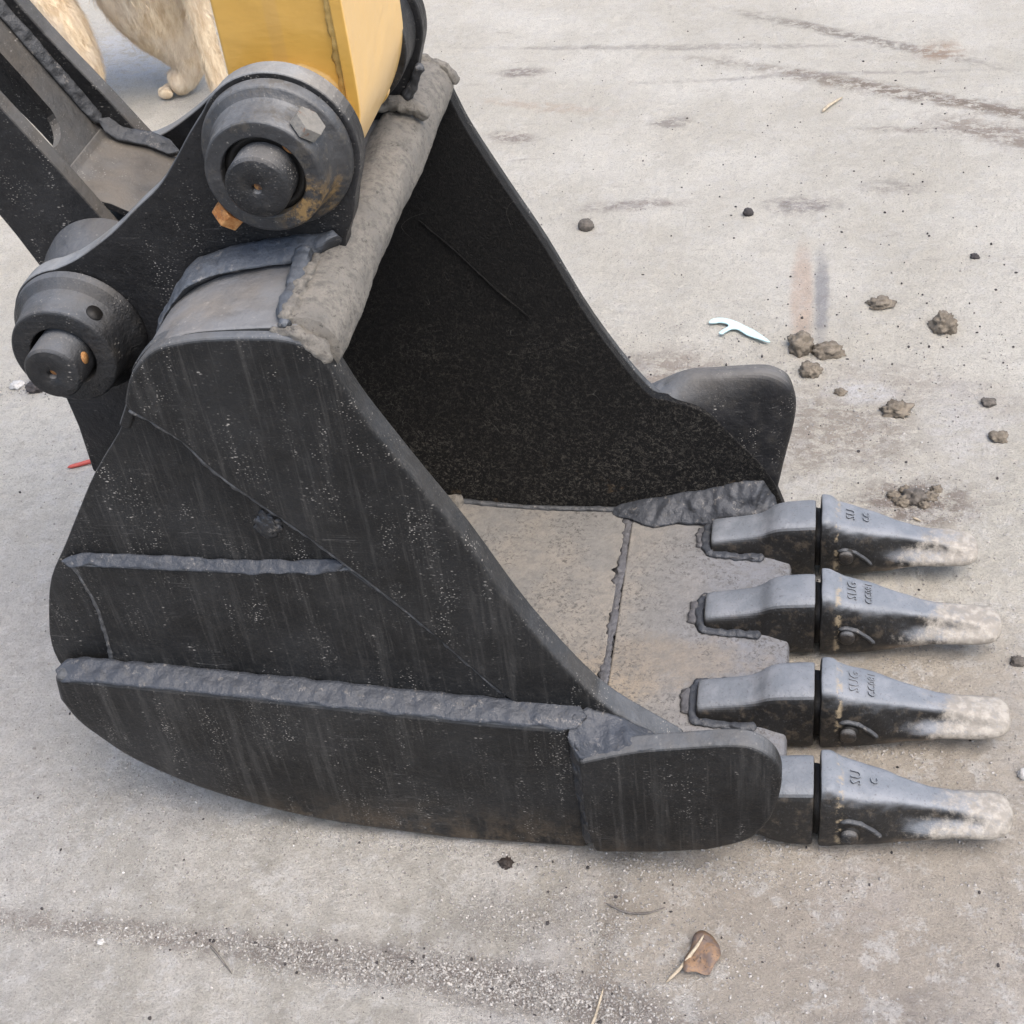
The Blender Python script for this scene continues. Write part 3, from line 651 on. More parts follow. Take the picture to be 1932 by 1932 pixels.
# pins
for c, r, yf, lab in ((C1, .0312, .070, 'upper pin with rust in its centre hole'), (C2, .0312, .060, 'lower pin sticking out of its boss')):
    pn = lathe('pin', *c, [(.0, yf+.010), (.0045, yf+.008), (.0048, yf+.001), (.0055, yf), (r-.0028, yf), (r, yf+.0028), (r, .50), (r-.003, .505), (0, .505)], M['pin'], B, seg=80, bevel=0, closed=False, label=lab)
    lathe('centre_hole', *c, [(0, yf+.0055), (.0042, yf+.0055)], M['rust'], pn, seg=20, bevel=0, closed=False)
    if c is C2:
        a = R_(12); pp = Vector((c[0]+.0285*math.cos(a), .082, c[1]+.0285*math.sin(a)))
        prism('cross_hole', pp, (math.cos(a), 0, math.sin(a)), .0065, .0030, 20, M['rust'], pn, bevel=0)
    else:
        lathe('grease_ring', *c, [(.0318, .101), (.0400, .101), (.0400, .108), (.0318, .108)], M['hole'], pn, seg=64, bevel=0)

# adapters and teeth
def half(yz): return [(y, z) for y, z in yz]+[(-y, z) for y, z in yz[::-1]]
def section(x, yc, yz): return [(x, yc+y, z) for y, z in half(yz)]
TY = [.515, .3595, .195, .042]
def adapter(yc, lab):
    S = []
    def sec(x, wt, zt, wb, zb, sh): S.append(section(x, yc, [(wt*.35, zt), (wt*.8, zt-.001), (wt, zt-sh), (wb, zb+.014), (wb, zb+.003), (wb*.5, zb)]))
    sec(.031, .026, .084, .029, .058, .006); sec(.033, .027, .089, .031, .058, .006)
    sec(.06, .0275, .094, .032, .058, .007); sec(.098, .028, .101, .034, .058, .008)
    sec(.112, .030, .108, .038, .05, .010); sec(.124, .034, .120, .0415, .04, .012)
    sec(.145, .0355, .124, .043, .034, .013); sec(.176, .036, .127, .0435, .034, .012); sec(.181, .035, .126, .0425, .035, .011)
    S.append(section(.1815, yc, [(y*.98, z) for y, z in [(.0122, .125), (.028, .124), (.034, .114), (.0415, .05), (.0415, .038), (.02, .036)]]))
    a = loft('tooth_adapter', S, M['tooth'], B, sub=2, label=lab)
    lathe_y = None
    bead('weld_bead', [(x, y, z) for x, y, z in [(.11, yc-.040, .070), (.07, yc-.037, .067), (.031, yc-.034, .068), (.026, yc-.02, .070), (.025, yc, .071), (.026, yc+.02, .070), (.031, yc+.034, .068), (.10, yc+.038, .068)]], .0070, M['weld'], a, squash=.6, ripple=.45, seed=int(yc*900))
    bead('weld_bead', [(.020, yc-.022, .069), (.019, yc, .070), (.020, yc+.022, .069)], .0105, M['seam_floor'], a, squash=.3, ripple=.45, seed=int(yc*700))
    # the nose that the tooth is pushed onto
    loft('adapter_nose', [section(x, yc, [(w*.5, zt), (w, zt-.004), (w, .05), (w*.5, .046)]) for x, w, zt in ((.178, .031, .112), (.20, .030, .108))], M['hole'], a, sub=0)
def tooth(yc, lab, L=1., lean=0., pinz=.066, txt=('SUG', 'CC081'), round_=1.):
    S = []
    def X(x): return .1875+(x-.1875)*L
    def sec(x, wt, zt, sh, wg, zg, wb, zt2, zb):
        k = lean*(x-.1875)
        S.append(section(X(x), yc+k, [(wt*.35, zt), (wt*.8, zt-.0008), (wt, zt-sh), (wg, zg), (wb, zt2), (wb, zb+.003), (wb*.5, zb)]))
    sec(.1880, .034, .134, .007, .043, .10, .043, .06, .034)
    sec(.1890, .035, .137, .008, .0445, .10, .0445, .06, .032)
    sec(.2010, .035, .137, .008, .0445, .10, .0445, .06, .032)
    sec(.2085, .034, .131, .008, .0425, .098, .0430, .06, .034)
    sec(.2200, .0335, .124, .008, .041, .095, .042, .06, .034)
    sec(.2500, .031, .118, .009, .038, .088, .0395, .056, .037)
    sec(.2780, .0265, .110, .011, .030, .084, .0375, .062, .042)
    sec(.3050, .0205, .101, .010, .0225, .078, .0360, .066, .048)
    sec(.3400, .0175, .094, .009, .0195, .076, .0350, .068, .054)
    sec(.3700, .0200, .090, .008, .0235, .075, .0355, .071, .055)
    sec(.3950, .0230, .087, .005, .0275, .077, .0345, .072, .056)
    sec(.4090, .0200, .083, .004, .0240, .076, .0295, .072, .059)
    sec(.4175, .0110, .077, .003, .0135, .072, .0160, .070, .063)
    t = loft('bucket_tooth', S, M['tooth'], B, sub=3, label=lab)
    tm = t.modifiers.new('d', 'DISPLACE'); tx = bpy.data.textures.new('lumps', 'CLOUDS'); tx.noise_scale = .03; tm.texture = tx; tm.strength = .003; tm.texture_coords = 'GLOBAL'
    px = .224
    pin = lathe('retaining_pin', px, pinz, [(0, yc-.0505), (.0085, yc-.0505), (.0105, yc-.049), (.0105, yc-.03), (0, yc-.03)], M['pin'], t, seg=28, bevel=0, closed=False)
    lathe('pin_hole', px+.0012, pinz, [(0, yc-.0432), (.0125, yc-.0435), (.0125, yc-.03), (0, yc-.03)], M['hole'], t, seg=28, bevel=0, closed=False)  # black disc round the pin; the hole's shade is painted
    bead('cast_rib', [(.212, yc-.0415, .088), (.222, yc-.0413, .091), (.236, yc-.0400, .086), (.252, yc-.0390, .072), (.262, yc-.038, .060)], .0036, M['weld_dark'], t, ripple=.1, seed=3, squash=.8)
    for s_, x0, hgt in ((txt[0], .2285, .0135), (txt[1], .2500, .0098)):
        if not s_: continue
        cu = bpy.data.curves.new('lettering', 'FONT'); cu.body = s_; cu.size = hgt*1.35; cu.extrude = .0004; cu.offset = -.0001; cu.space_character = 1.05; cu.resolution_u = 2
        cu.bevel_depth = .0003; cu.align_x = 'CENTER'; cu.align_y = 'CENTER'
        ob = bpy.data.objects.new('lettering_tmp', cu); col.objects.link(ob)
        dg = bpy.context.evaluated_depsgraph_get(); dg.update()
        m2 = bpy.data.meshes.new_from_object(ob.evaluated_get(dg)); bpy.data.objects.remove(ob)
        zt = .1250 if x0 < .24 else .1200
        sl = math.atan(.28)
        m2.transform(Matrix.Translation((x0+.002, yc-.001, zt-.0016)) @ Matrix.Rotation(sl, 4, 'Y') @ Matrix.Rotation(R_(90), 4, 'Z'))
        m2.name = 'lettering'; m2.materials.clear()
        link_obj('lettering', m2, M['tooth'], t, smooth=False)
labs = [('farthest tooth, shortest and most worn', .965, -.02, .080, ('SU', 'CC')), ('second tooth from the far side, rusty retaining pin', 1.045, .0, .078, ('SUG', 'CC081')),
        ('third tooth from the far side with a reddish smear', 1.03, .0, .070, ('SUG', 'CC081')), ('nearest tooth, pale mud on its rounded tip', .98, .0, .066, ('SU', 'C'))]
for yc, (lab, L, lean, pz, tx) in zip(TY, labs):
    adapter(yc, None); tooth(yc, lab, L, lean, pz, tx)
B.location = (0, 0, 0)

# ------------------------------------------------------------------ yellow arm
A = empty('excavator_dipper', (-.34, .295, .82), 'faded yellow steel arm end standing on the upper bucket pin', 'digger arm')
apoly = [(-.272, 1.62), (-.272, .945)]+catmull([(-.272, .945), (-.274, .905), (-.284, .872), (-.300, .842), (-.316, .826), (-.335, .816), (-.352, .814), (-.372, .818), (-.395, .830), (-.412, .848), (-.424, .875), (-.424, .905), (-.408, .945)], 4)[1:]+[(-.408, 1.62)]
plate('side_plate', [(x-.004 if x > -.3 else x, z) for x, z in apoly], .205, .217, M['yellow'], A, bevel=.004, label='brushed yellow side plate')
plate('side_plate', [(x-.004 if x > -.3 else x, z) for x, z in apoly], .374, .386, M['yellow'], A, bevel=.004)
fp = [(-.275, 1.62), (-.275, .945)]+catmull([(-.275, .945), (-.277, .905), (-.287, .872), (-.303, .842), (-.318, .829), (-.336, .8185)], 4)[1:]
ribbon('front_plate', fp, .1965, .3925, .013, M['yellow'], A, bevel=.002, flip=-1, label='yellow front plate, sky gloss painted pale')
ribbon('back_plate', [(-.404, 1.62), (-.404, 1.2), (-.404, .945), (-.418, .90)], .211, .380, .010, M['yellow'], A, bevel=.002)
bead('weld_bead', [(-.289, .2045, z) for z in np.linspace(1.6, .95, 20)]+[(-.291, .2045, .905), (-.299, .2045, .880)], .0065, M['yellow_weld'], A, squash=.6, ripple=.5, seed=71)
bead('weld_bead', [(-.289, .3865, z) for z in np.linspace(1.6, .95, 20)]+[(-.291, .3865, .905), (-.301, .3865, .872)], .0055, M['yellow'], A, squash=1., ripple=.3, seed=72)
lathe('pin_bushing', *C1, [(.033, .172), (.056, .172), (.058, .175), (.058, .2045), (.033, .2045)], M['yellow'], A, seg=64)
lathe('pin_bushing', *C1, [(.033, .3865), (.073, .3865), (.073, .438), (.033, .438)], M['pin'], A, seg=64)

# ------------------------------------------------------------------ black link
K = empty('bucket_link', (-.66, .33, .72), 'black steel link with a slotted web, pinned between the bucket ears', 'digger link')
d = Vector((-.48, .877)).normalized()
def along(p, t, o=0): return (p[0]+d.x*t+d.y*o, p[1]+d.y*t-d.x*o)
def lp(scale=1.):
    up = [(-.586, .715), (-.590, .728), (-.604, .749), (-.645, .826), (-.689, .904), (-.745, 1.005), (-.82, 1.14), (-.95, 1.37)]
    lo = [(-1.07, 1.30), (-.93, 1.06), (-.84, .925), (-.775, .835), (-.737, .773), (-.709, .701), (-.699, .675)]
    return catmull(up, 3)+catmull(lo, 3)+arc(*C2, .070, 190, 330, 12)
plate('side_plate', lp(), .246, .268, M['link'], K, bevel=.003)
upf = [(-.560, .715), (-.585, .742), (-.610, .772), (-.652, .84), (-.70, .915), (-.752, 1.01), (-.82, 1.14), (-.95, 1.37)]
lof = [(-1.07, 1.30), (-.93, 1.06), (-.84, .925), (-.775, .835), (-.737, .773), (-.709, .701), (-.699, .675)]
plate('side_plate', catmull(upf, 3)+catmull(lof, 3)+arc(*C2, .070, 190, 330, 12), .404, .428, M['link'], K, bevel=.003)
# web with an oblong hole, set back between the side plates
def web():
    bm = bmesh.new()
    a = np.array([-.668, .800]); dr = np.array([-.48, .877]); dr = dr/np.linalg.norm(dr); nn = np.array([dr[1], -dr[0]])
    L0, L1 = -.01, .62
    cx, cy = .094, .318; hl, hw = .070, .036
    n = 40; hole = []
    for i in range(n):
        t = 2*math.pi*i/n; hole.append((cx+(hl-hw)*(1 if math.cos(t) > 0 else -1)*(1 if abs(math.cos(t)) > 1e-6 else 0)+hw*math.cos(t), cy+hw*math.sin(t)))
    outer = []
    for i in range(n):
        t = 2*math.pi*i/n; c, s_ = math.cos(t), math.sin(t); k = 1/max(abs(c), abs(s_))
        outer.append((min(max(cx+.104*k*c, L0), cx+.11), min(max(cy+(.086)*k*s_, .268), .404)))
    def P(u, v, off): q = a+dr*u+nn*off; return (q[0], v, q[1])
    for off in (0, -.012):
        pass
    V = {}
    for off in (0, -.012):
        V[off] = ([bm.verts.new(P(*p, off)) for p in hole], [bm.verts.new(P(*p, off)) for p in outer])
        h, o = V[off]
        for i in range(n): bm.faces.new((h[i], h[(i+1) % n], o[(i+1) % n], o[i]))
        e = [bm.verts.new(P(cx+.11, v, off)) for v in (.268, .404)]+[bm.verts.new(P(L1, v, off)) for v in (.404, .268)]
        bm.faces.new(e)
    h0, h1 = V[0][0], V[-.012][0]
    for i in range(n): bm.faces.new((h0[i], h0[(i+1) % n], h1[(i+1) % n], h1[i]))
    return bm_obj('web_plate', bm, M['link'], K, smooth=False, label='web plate with an oblong hole')
web()
# lower closing plate that turns round the boss
ribbon('closing_plate', [(-.667, .800), (-.660, .790), (-.640, .782), (-.61, .774), (-.575, .755)], .268, .404, .010, M['link'], K, flip=-1)
fillet('weld_bead', [(-.656-.48*t, .4045, .808+.877*t) for t in np.linspace(0, .5, 40)], [(-.665-.48*t, .393, .8025+.877*t) for t in np.linspace(0, .5, 40)], (-.008, .006, -.008), M['weld_dark'], K, bulge=.0015, lump=.0018, seed=81)
fillet('weld_bead', [(-.660, .4045, .818), (-.638, .4045, .799), (-.605, .4045, .792), (-.575, .4045, .776)], [(-.668, .391, .806), (-.645, .390, .790), (-.61, .390, .782), (-.575, .391, .764)], (0, .006, -.012), M['weld_dark'], K, bulge=.0, lump=.002, seed=82)
lathe('pin_boss', *C2, [(.033, .172), (.050, .172), (.054, .178), (.066, .200), (.078, .228), (.080, .247), (.033, .247)], M['pin'], K, seg=72)
lathe('pin_boss', *C2, [(.033, .427), (.060, .427), (.060, .438), (.033, .438)], M['pin'], K, seg=64)
lathe('pin_tube', *C2, [(.033, .268), (.055, .268), (.055, .404), (.033, .404)], M['link'], K, seg=48)

# ------------------------------------------------------------------ dog standing beyond the link
D = empty('dog', (-1.5, 2.13, GZ), 'pale tan dog standing behind the black link, only its legs in view', 'dog')
def skin_mesh(name, chains, mat, parent, sub=2):
    vs, es, rs = [], [], []; idx = {}
    for ch in chains:
        prev = None
        for (x, y, z, r) in ch:
            k = (round(x, 4), round(y, 4), round(z, 4))
            if k not in idx: idx[k] = len(vs); vs.append((x, y, z)); rs.append(r)
            if prev is not None: es.append((prev, idx[k]))
            prev = idx[k]
    me = bpy.data.meshes.new(name); me.from_pydata(vs, es, []); o = bpy.data.objects.new(name, me); col.objects.link(o)
    o.modifiers.new('s', 'SKIN'); sv = me.skin_vertices[0].data
    for i, r in enumerate(rs): sv[i].radius = (r, r) if not isinstance(r, tuple) else r
    sv[0].use_root = True
    q = o.modifiers.new('u', 'SUBSURF'); q.levels = sub; q.render_levels = sub
    dg = bpy.context.evaluated_depsgraph_get(); dg.update()
    m2 = bpy.data.meshes.new_from_object(o.evaluated_get(dg)); bpy.data.objects.remove(o)
    return link_obj(name, m2, mat, parent)
pel = (-1.31, 2.15, .50, .125)
chains = [[pel, (-1.45, 2.15, .48, .125), (-1.62, 2.15, .46, .135), (-1.78, 2.15, .47, .14), (-1.92, 2.15, .56, .095), (-2.00, 2.15, .66, .08), (-2.08, 2.15, .69, .072), (-2.20, 2.15, .665, .042), (-2.26, 2.15, .655, .034)],
          # far hind leg: broad thigh, hock, paw with the toes to the left
          [pel, (-1.40, 2.20, .42, .16), (-1.425, 2.20, .31, .155), (-1.400, 2.195, .22, .118), (-1.37, 2.19, .145, .075), (-1.36, 2.18, .09, .046), (-1.385, 2.165, .066, .040), (-1.415, 2.155, .060, .034)],
          # near hind leg, hanging straight
          [pel, (-1.235, 2.06, .42, .06), (-1.238, 2.045, .32, .031), (-1.236, 2.04, .20, .028), (-1.230, 2.04, .10, .027), (-1.225, 2.04, .055, .028), (-1.245, 2.035, .05, .024)],
          # front legs
          [(-1.78, 2.15, .47, .14), (-1.66, 2.08, .38, .062), (-1.590, 2.06, .28, .056), (-1.568, 2.055, .18, .048), (-1.575, 2.05, .07, .036), (-1.61, 2.05, .05, .032)],
          [(-1.78, 2.15, .47, .14), (-1.80, 2.23, .36, .06), (-1.79, 2.25, .22, .04), (-1.79, 2.25, .08, .03), (-1.83, 2.25, .05, .028)],
          # tail
          [pel, (-1.19, 2.16, .50, .035), (-1.10, 2.17, .44, .035), (-1.04, 2.18, .34, .03), (-1.02, 2.18, .25, .018)]]
body = skin_mesh('body', chains, M['fur'], D)
# ears, eyes and nose
for s_ in (-1, 1):
    loft('ear', [[(-2.05, 2.15+s_*.05, .735), (-2.02, 2.15+s_*.06, .74), (-2.02, 2.15+s_*.066, .735), (-2.05, 2.15+s_*.056, .73)], [(-2.055, 2.15+s_*.085, .70), (-2.01, 2.15+s_*.09, .70), (-2.01, 2.15+s_*.094, .695), (-2.055, 2.15+s_*.09, .695)], [(-2.045, 2.15+s_*.10, .655), (-2.025, 2.15+s_*.10, .655), (-2.025, 2.15+s_*.104, .652), (-2.045, 2.15+s_*.104, .652)]], M['fur'], D, sub=2)
    prism('eye', (-2.135, 2.15+s_*.038, .708), (-.6, s_*.6, .35), .010, .004, 14, M['hole'], D, r2=.006)
prism('nose', (-2.288, 2.15, .662), (-1, 0, .1), .018, .012, 14, M['hole'], D, r2=.010)
# toes
for (x, y) in ((-1.422, 2.170), (-1.428, 2.152), (-1.421, 2.136), (-1.25, 2.048), (-1.253, 2.034), (-1.248, 2.020)):
    bm = bmesh.new(); bmesh.ops.create_icosphere(bm, subdivisions=3, radius=1)
    bmesh.ops.transform(bm, matrix=Matrix.Translation((x, y, .047)) @ Matrix.Diagonal((.020, .0085, .013, 1)), verts=bm.verts)
    bm_obj('toe', bm, M['fur'], D)
# coat: short strands lying down over the body
bm_ = body.data; nv = len(bm_.polygons)
cen = np.zeros(nv*3); nor = np.zeros(nv*3); ar = np.zeros(nv)
bm_.polygons.foreach_get('center', cen); bm_.polygons.foreach_get('normal', nor); bm_.polygons.foreach_get('area', ar)
cen = cen.reshape(-1, 3); nor = nor.reshape(-1, 3)
wgt = ar*np.where(cen[:, 2] < .42, 1., .15); ns = 46000
pick = rng.choice(nv, ns, p=wgt/wgt.sum())
jit = rng.normal(0, 1, (ns, 3))*np.sqrt(ar[pick])[:, None]*.45
nn = nor[pick]; jit -= nn*np.sum(jit*nn, 1)[:, None]; p0 = cen[pick]+jit-nn*.001
dn = np.tile(np.array([.12, 0, -1.]), (ns, 1))+rng.normal(0, .22, (ns, 3))
cl = np.stack([np.sin(p0[:, 0]*50+p0[:, 2]*20), np.cos(p0[:, 1]*40), np.zeros(ns)], 1)*.25
dn = dn+cl; dn -= nn*np.sum(dn*nn, 1)[:, None]; dn /= np.linalg.norm(dn, axis=1)[:, None]
ln = rng.uniform(.012, .026, ns)*np.where(p0[:, 2] < .09, .5, 1)
sd = np.cross(dn, nn)*.00055
p1 = p0+dn*ln[:, None]*.5+nn*ln[:, None]*.22; p2 = p0+dn*ln[:, None]+nn*ln[:, None]*.18
V = np.stack([p0-sd, p0+sd, p1-sd*.8, p1+sd*.8, p2], 1).reshape(-1, 3)
base = np.arange(ns)*5
me = bpy.data.meshes.new('coat')
Fq = np.stack([base, base+1, base+3, base+2], 1); Ft = np.stack([base+2, base+3, base+4], 1)
me.vertices.add(len(V)); me.vertices.foreach_set('co', V.ravel())
me.loops.add(ns*7); me.loops.foreach_set('vertex_index', np.concatenate([Fq.ravel(), Ft.ravel()]))
me.polygons.add(ns*2); me.polygons.foreach_set('loop_start', np.concatenate([np.arange(ns)*4, ns*4+np.arange(ns)*3])); me.polygons.foreach_set('loop_total', np.concatenate([np.full(ns, 4), np.full(ns, 3)]))
me.update(calc_edges=True); co = link_obj('coat', me, M['fur'], D); co['kind'] = 'stuff'

# ------------------------------------------------------------------ small things on the ground
def rock(name, x, y, sx, sy, sz, mat, label, cat, group=None, seed=0, rough=.35, rz=0, sink=.25, sub=4, parent=None):
    bm = bmesh.new(); bmesh.ops.create_icosphere(bm, subdivisions=sub, radius=1)
    for v in bm.verts:
        n = v.co.normalized(); k = 1+.10*noise.noise(n*17)+.18*abs(noise.noise(n*7+Vector((1, seed, 3))))+rough*noise.noise(n*1.7+Vector((seed*3.1, 0, 0)))+rough*.6*noise.noise(n*4.3+Vector((0, seed*2.3, 0)))+rough*.3*noise.noise(n*9+Vector((0, 0, seed)))
        v.co = n*k
    bmesh.ops.transform(bm, matrix=Matrix.Rotation(rz, 4, 'Z') @ Matrix.Diagonal((sx, sy, sz, 1)), verts=bm.verts)
    o = bm_obj(name, bm, mat, parent); o.location = (x, y, gz(x, y)+sz*(1-sink*2)*.75)
    return tag(o, label, cat, group)
G1 = 'lumps of dried mud on the concrete'
rock('mud_clod', .154, 1.062, .022, .022, .022, M['clod'], 'rounded brown mud lump below the rust stain, left of its twin', 'mud lump', G1, 1)
rock('mud_clod', .202, 1.050, .026, .018, .014, M['clod'], 'flattish dark mud lump just right of the rounded one', 'mud lump', G1, 2)
rock('mud_clod', .172, .990, .018, .017, .013, M['clod'], 'reddish brown mud lump nearest the far side cutter', 'mud lump', G1, 3)
rock('mud_clod', .295, 1.198, .021, .017, .009, M['clod'], 'flat crumbling mud lump farthest back on the right', 'mud lump', G1, 4, rough=.5)
rock('mud_clod', .401, 1.130, .021, .021, .020, M['clod'], 'bold round mud lump alone near the right edge', 'mud lump', G1, 5, rough=.5)
rock('mud_clod', .311, .889, .022, .017, .013, M['clod'], 'cracked grey mud lump with a trailing smear', 'mud lump', G1, 6, rough=.55)
rock('mud_clod', .468, .822, .014, .013, .009, M['clod'], 'small mud lump at the right edge above the farthest tooth', 'mud lump', G1, 7)
rock('mud_clod', .459, .914, .011, .010, .007, M['pebble'], 'small grey chip of mud by the right edge', 'mud lump', G1, 8)
rock('mud_clod', .222, .935, .009, .008, .007, M['clod'], 'tiny pointed mud chip right of the far side cutter', 'mud lump', G1, 9)
k = 0
for x, y, s_ in [(.331, .668, .017), (.355, .672, .011), (.312, .660, .012), (.318, .690, .009), (.300, .674, .010), (.345, .650, .008), (.365, .690, .009)]:
    k += 1
    rock('mud_crumb', x, y, s_, s_*.8, s_*.7, M['clod'] if k != 1 else M['pebble'], ['', '', 'rounded crumb right of the pale stone in the mud heap', 'crumb hidden left of the pale stone, nearest the bucket', 'crumb at the far edge of the mud heap', 'leftmost crumb of the mud heap', 'smallest crumb, nearest the front of the mud heap', 'rightmost crumb of the mud heap'][k] if k > 1 else 'largest pale stone in the heap beyond the farthest tooth', 'mud crumb' if k > 1 else 'stone', 'crumbs heaped beyond the farthest tooth' if k > 1 else None, 20+k, rough=.5)
rock('pebble', -.279, 1.488, .0155, .0145, .013, M['pebble'], 'round brown pebble on pale concrete beside the bucket rim', 'pebble', None, 31, rough=.12, sink=.1)
rock('pebble', .045, 1.535, .010, .009, .009, M['darkstone'], 'small dark grey pebble alone on the pale concrete', 'pebble', None, 32, rough=.15, sink=.1)
rock('pebble', .440, .132, .008, .008, .007, M['palestone'], 'small round pale pebble right of the nearest two teeth', 'pebble', None, 33, rough=.15, sink=.1)
rock('pebble', .47, 1.36, .008, .007, .006, M['darkstone'], 'small dark angular pebble near the right edge', 'pebble', None, 34)
rock('pebble', .452, .330, .010, .008, .006, M['pebble'], 'small grey stone beside the second tooth tip', 'pebble', None, 35)
rock('dropping', -.189, -.050, .0085, .0065, .006, M['dropping'], 'dark brown crumb just below the bucket', 'crumb', None, 36, rough=.5)
rock('pebble', -1.244, .917, .018, .015, .010, M['darkstone'], 'blue grey stone below the lower pin', 'pebble', None, 37, rough=.3)
rock('pebble', -1.285, .925, .014, .012, .008, M['palestone'], 'pale grey stone below the lower pin', 'pebble', None, 38, rough=.3)
rock('pebble', -.667, -.205, .0045, .004, .003, M['palestone'], 'white chip of stone in the bottom left corner area', 'pebble', None, 39)

def flat_thing(name, pts, th, mat, label, cat, z=None, curl=0):
    bm = bmesh.new(); n = len(pts); zz = [(gz(*p) if z is None else z)+.0035 for p in pts]; zm = max(zz)
    a = [bm.verts.new((x, y, zm)) for x, y in pts]; b = [bm.verts.new((x, y, zm+th)) for x, y in pts]
    bm.faces.new(a[::-1]); bm.faces.new(b)
    for i in range(n): bm.faces.new((a[i], a[(i+1) % n], b[(i+1) % n], b[i]))
    return tag(bm_obj(name, bm, mat, None, bevel=.0008, seg=2), label, cat)
fl = [(-.010, 1.132), (-.002, 1.144), (.015, 1.146), (.036, 1.137), (.055, 1.121), (.075, 1.104), (.102, 1.070), (.080, 1.080), (.060, 1.092), (.045, 1.108), (.033, 1.111), (.024, 1.104), (.016, 1.095), (.010, 1.099), (.018, 1.110), (.026, 1.120), (.022, 1.128), (.010, 1.132), (.000, 1.130)]
flat_thing('floss_pick', catmull(fl, 3, closed=True), .0028, M['floss'], 'pale blue plastic floss pick lying on the concrete beyond the bucket', 'floss pick')
def stick(name, pts, r, mat, label, cat, parent=None, seg=7):
    P = [Vector((x, y, gz(x, y)+dz+r*.8)) for x, y, dz in pts]
    q = catmull([tuple(p) for p in P], 5)
    n = len(q)
    o = bead(name, q, [r*(.55+.45*math.sin(math.pi*min(1, (i+1)/n*1.1))) for i in range(n)], mat, parent, ripple=.15, seg=seg, step=.003)
    return tag(o, label, cat) if label else o
stick('red_straw', [(-1.085, .688, 0), (-1.040, .709, .003), (-1.00, .728, .004)], .0042, M['redplastic'], 'thin red plastic stick poking out behind the bucket', 'plastic stick')
stick('twig', [(.190, 1.975, 0), (.203, 2.00, .004), (.235, 2.045, .003)], .004, M['straw'], 'short pale twig on the concrete at the top right', 'twig')
stick('twig', [(-.530, -.196, 0), (-.515, -.208, .001), (-.490, -.231, 0)], .0016, M['twig'], 'thin grey bent twig near the bottom left', 'twig')
stick('twig', [(-.463, -.192, 0), (-.450, -.193, .001), (-.441, -.199, 0)], .0012, M['twig'], 'tiny grey twig beside the bent one', 'twig')
stick('twig', [(-.060, -.262, 0), (-.055, -.245, .001), (-.050, -.205, 0)], .0018, M['straw'], 'thin straw by the bottom edge, left of the dead leaf', 'twig')
stick('twig', [(-.06, -.092, 0), (-.035, -.105, .002), (-.01, -.104, .001), (.012, -.094, 0)], .0015, M['twig'], 'thin curved root just below the bucket', 'twig')
stick('twig', [(.325, .625, 0), (.338, .612, .002)], .0022, M['straw'], 'short pale splinter beside the mud heap', 'twig')
# dead leaf with its stalk
Lf = empty('dead_leaf', (.055, -.155, gz(.055, -.155)), 'crumpled brown dead leaf with a pale stalk in front of the bucket', 'leaf')
lpts = [(.041, -.183), (.055, -.181), (.066, -.182), (.074, -.170), (.080, -.158), (.077, -.142), (.070, -.130), (.060, -.125), (.050, -.130), (.046, -.145), (.040, -.165)]
bm = bmesh.new(); c0 = bm.verts.new((.060, -.155, gz(.06, -.155)+.011)); rr_ = []
for lv, sc_ in ((0, .35), (1, .7), (2, 1.)):
    ring = []
    for i, (x, y) in enumerate(catmull(lpts, 3, closed=True)):
        xx = .060+(x-.060)*sc_+.0012*noise.noise(Vector((i, lv, 3))); yy = -.155+(y+.155)*sc_
        fold = .016*abs(math.sin((xx*.75+yy*.66)*95))
        ring.append(bm.verts.new((xx, yy, gz(xx, yy)+.003+fold*(1-.45*sc_)+.004*noise.noise(Vector((xx*80, yy*80, 0))))))
    rr_.append(ring)
for i in range(len(rr_[0])):
    j = (i+1) % len(rr_[0]); bm.faces.new((c0, rr_[0][i], rr_[0][j]))
    for a, b in zip(rr_, rr_[1:]): bm.faces.new((a[i], b[i], b[j], a[j]))
lo = bm_obj('blade', bm, M['leaf'], Lf); sm = lo.modifiers.new('t', 'SOLIDIFY'); sm.thickness = .0008
stick('stalk', [(.020, -.193, .001), (.036, -.176, .006), (.052, -.152, .012), (.060, -.134, .012)], .0022, M['straw'], None, None, Lf)

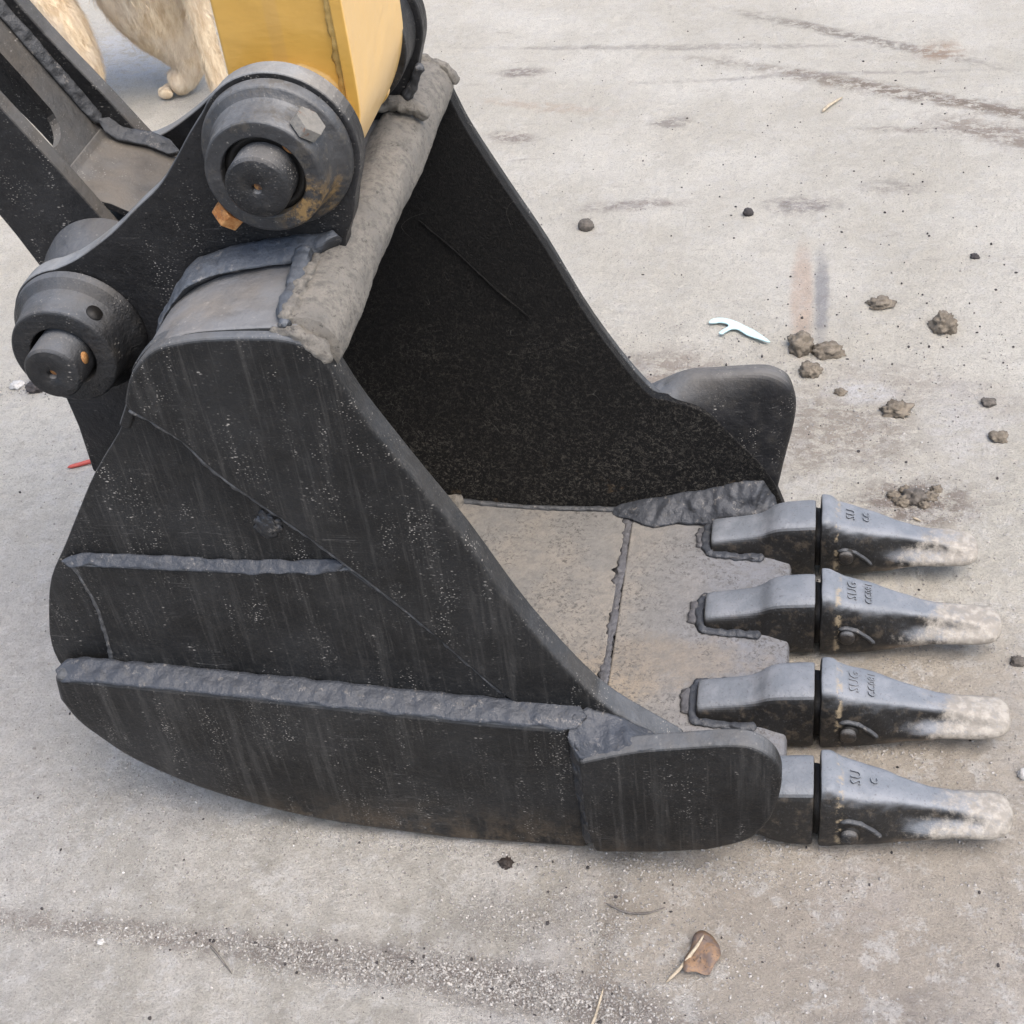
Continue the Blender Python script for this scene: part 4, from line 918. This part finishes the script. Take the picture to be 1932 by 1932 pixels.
# gravel: loose grit in drifts, far too many to count
def grit(name, areas, mat, seed, smin, smax, label):
    r = np.random.default_rng(seed); bm = bmesh.new(); bmesh.ops.create_icosphere(bm, subdivisions=1, radius=1)
    tv = np.array([v.co[:] for v in bm.verts]); tf = np.array([[v.index for v in f.verts] for f in bm.faces]); bm.free()
    pos = []
    for x, y, sx, sy, n, an in areas:
        q = r.normal(0, 1, (n, 2))*[sx, sy]; c, s_ = math.cos(an), math.sin(an)
        pos.append(np.c_[x+q[:, 0]*c-q[:, 1]*s_, y+q[:, 0]*s_+q[:, 1]*c])
    pos = np.concatenate(pos); n = len(pos)
    size = smin+(smax-smin)*r.random(n)**4
    z = GZ+relief(pos[:, 0], pos[:, 1])
    jitter = 1+r.normal(0, .22, (n, len(tv), 3))
    sc3 = size[:, None, None]*r.uniform(.6, 1.2, (n, 1, 3))
    V = tv[None]*jitter*sc3+np.c_[pos, z+size*.35][:, None, :]
    Fa = tf[None]+(np.arange(n)*len(tv))[:, None, None]
    me = bpy.data.meshes.new(name); me.vertices.add(V.size//3); me.vertices.foreach_set('co', V.ravel())
    Fa = Fa.reshape(-1, 3); me.loops.add(Fa.size); me.loops.foreach_set('vertex_index', Fa.ravel())
    me.polygons.add(len(Fa)); me.polygons.foreach_set('loop_start', np.arange(len(Fa))*3); me.polygons.foreach_set('loop_total', np.full(len(Fa), 3))
    me.update(calc_edges=True); o = link_obj(name, me, mat, smooth=False)
    return tag(o, label, 'grit', None, 'stuff')
areas = [(-.35, -.03, .12, .005, 160, -.1), (.12, .0, .06, .012, 260, .1), (.25, .26, .05, .012, 160, 0), (.20, .42, .03, .012, 100, 0), (-.15, -.035, .28, .006, 500, .0), (.06, -.045, .10, .008, 250, 0), (.30, .03, .05, .01, 120, 0), (.30, .16, .05, .012, 120, 0), (-.14, -.215, .10, .018, 2600, -.12), (-.36, -.205, .10, .014, 1500, -.1), (-.62, -.19, .15, .010, 900, 0), (-.15, -.12, .06, .03, 700, 0), (-.06, -.12, .03, .05, 500, 0),
         (.04, -.15, .10, .05, 700, 0), (.35, .30, .15, .25, 1500, 0), (.33, .66, .06, .04, 500, 0), (.20, .83, .10, .08, 500, 0), (.0, 1.05, .12, .06, 400, 0),
         (-.3, -.1, .35, .09, 1700, 0), (-.9, .4, .25, .35, 900, 0), (.33, 1.0, .15, .12, 350, 0), (.1, 1.6, .4, .4, 500, 0), (-1.28, .92, .06, .02, 260, 0), (-.75, -.02, .10, .10, 500, 0)]
grit('grit', [(x, y, a, b, int(n*1.6), an) for x, y, a, b, n, an in areas], plain('grey_grit', (.33, .315, .295), .9, .45, 200), 5, .0006, .0022, 'fine grey grit scattered over the concrete')
grit('grit', [(x, y, a*1.1, b*1.1, int(n*.09), an) for x, y, a, b, n, an in areas], M['palestone'], 6, .0006, .0019, 'white grains scattered over the concrete')
grit('grit', [(x, y, a*1.2, b*1.3, int(n*.03), an) for x, y, a, b, n, an in areas]+[(.30, 1.1, .16, .12, 130, 0), (.2, 1.9, .3, .3, 160, 0), (.4, 1.3, .2, .4, 200, 0), (.1, 1.4, .3, .3, 120, 0), (-.2, 2.2, .4, .3, 90, 0)], M['darkstone'], 8, .0007, .0030, 'dark brown grains scattered over the concrete')
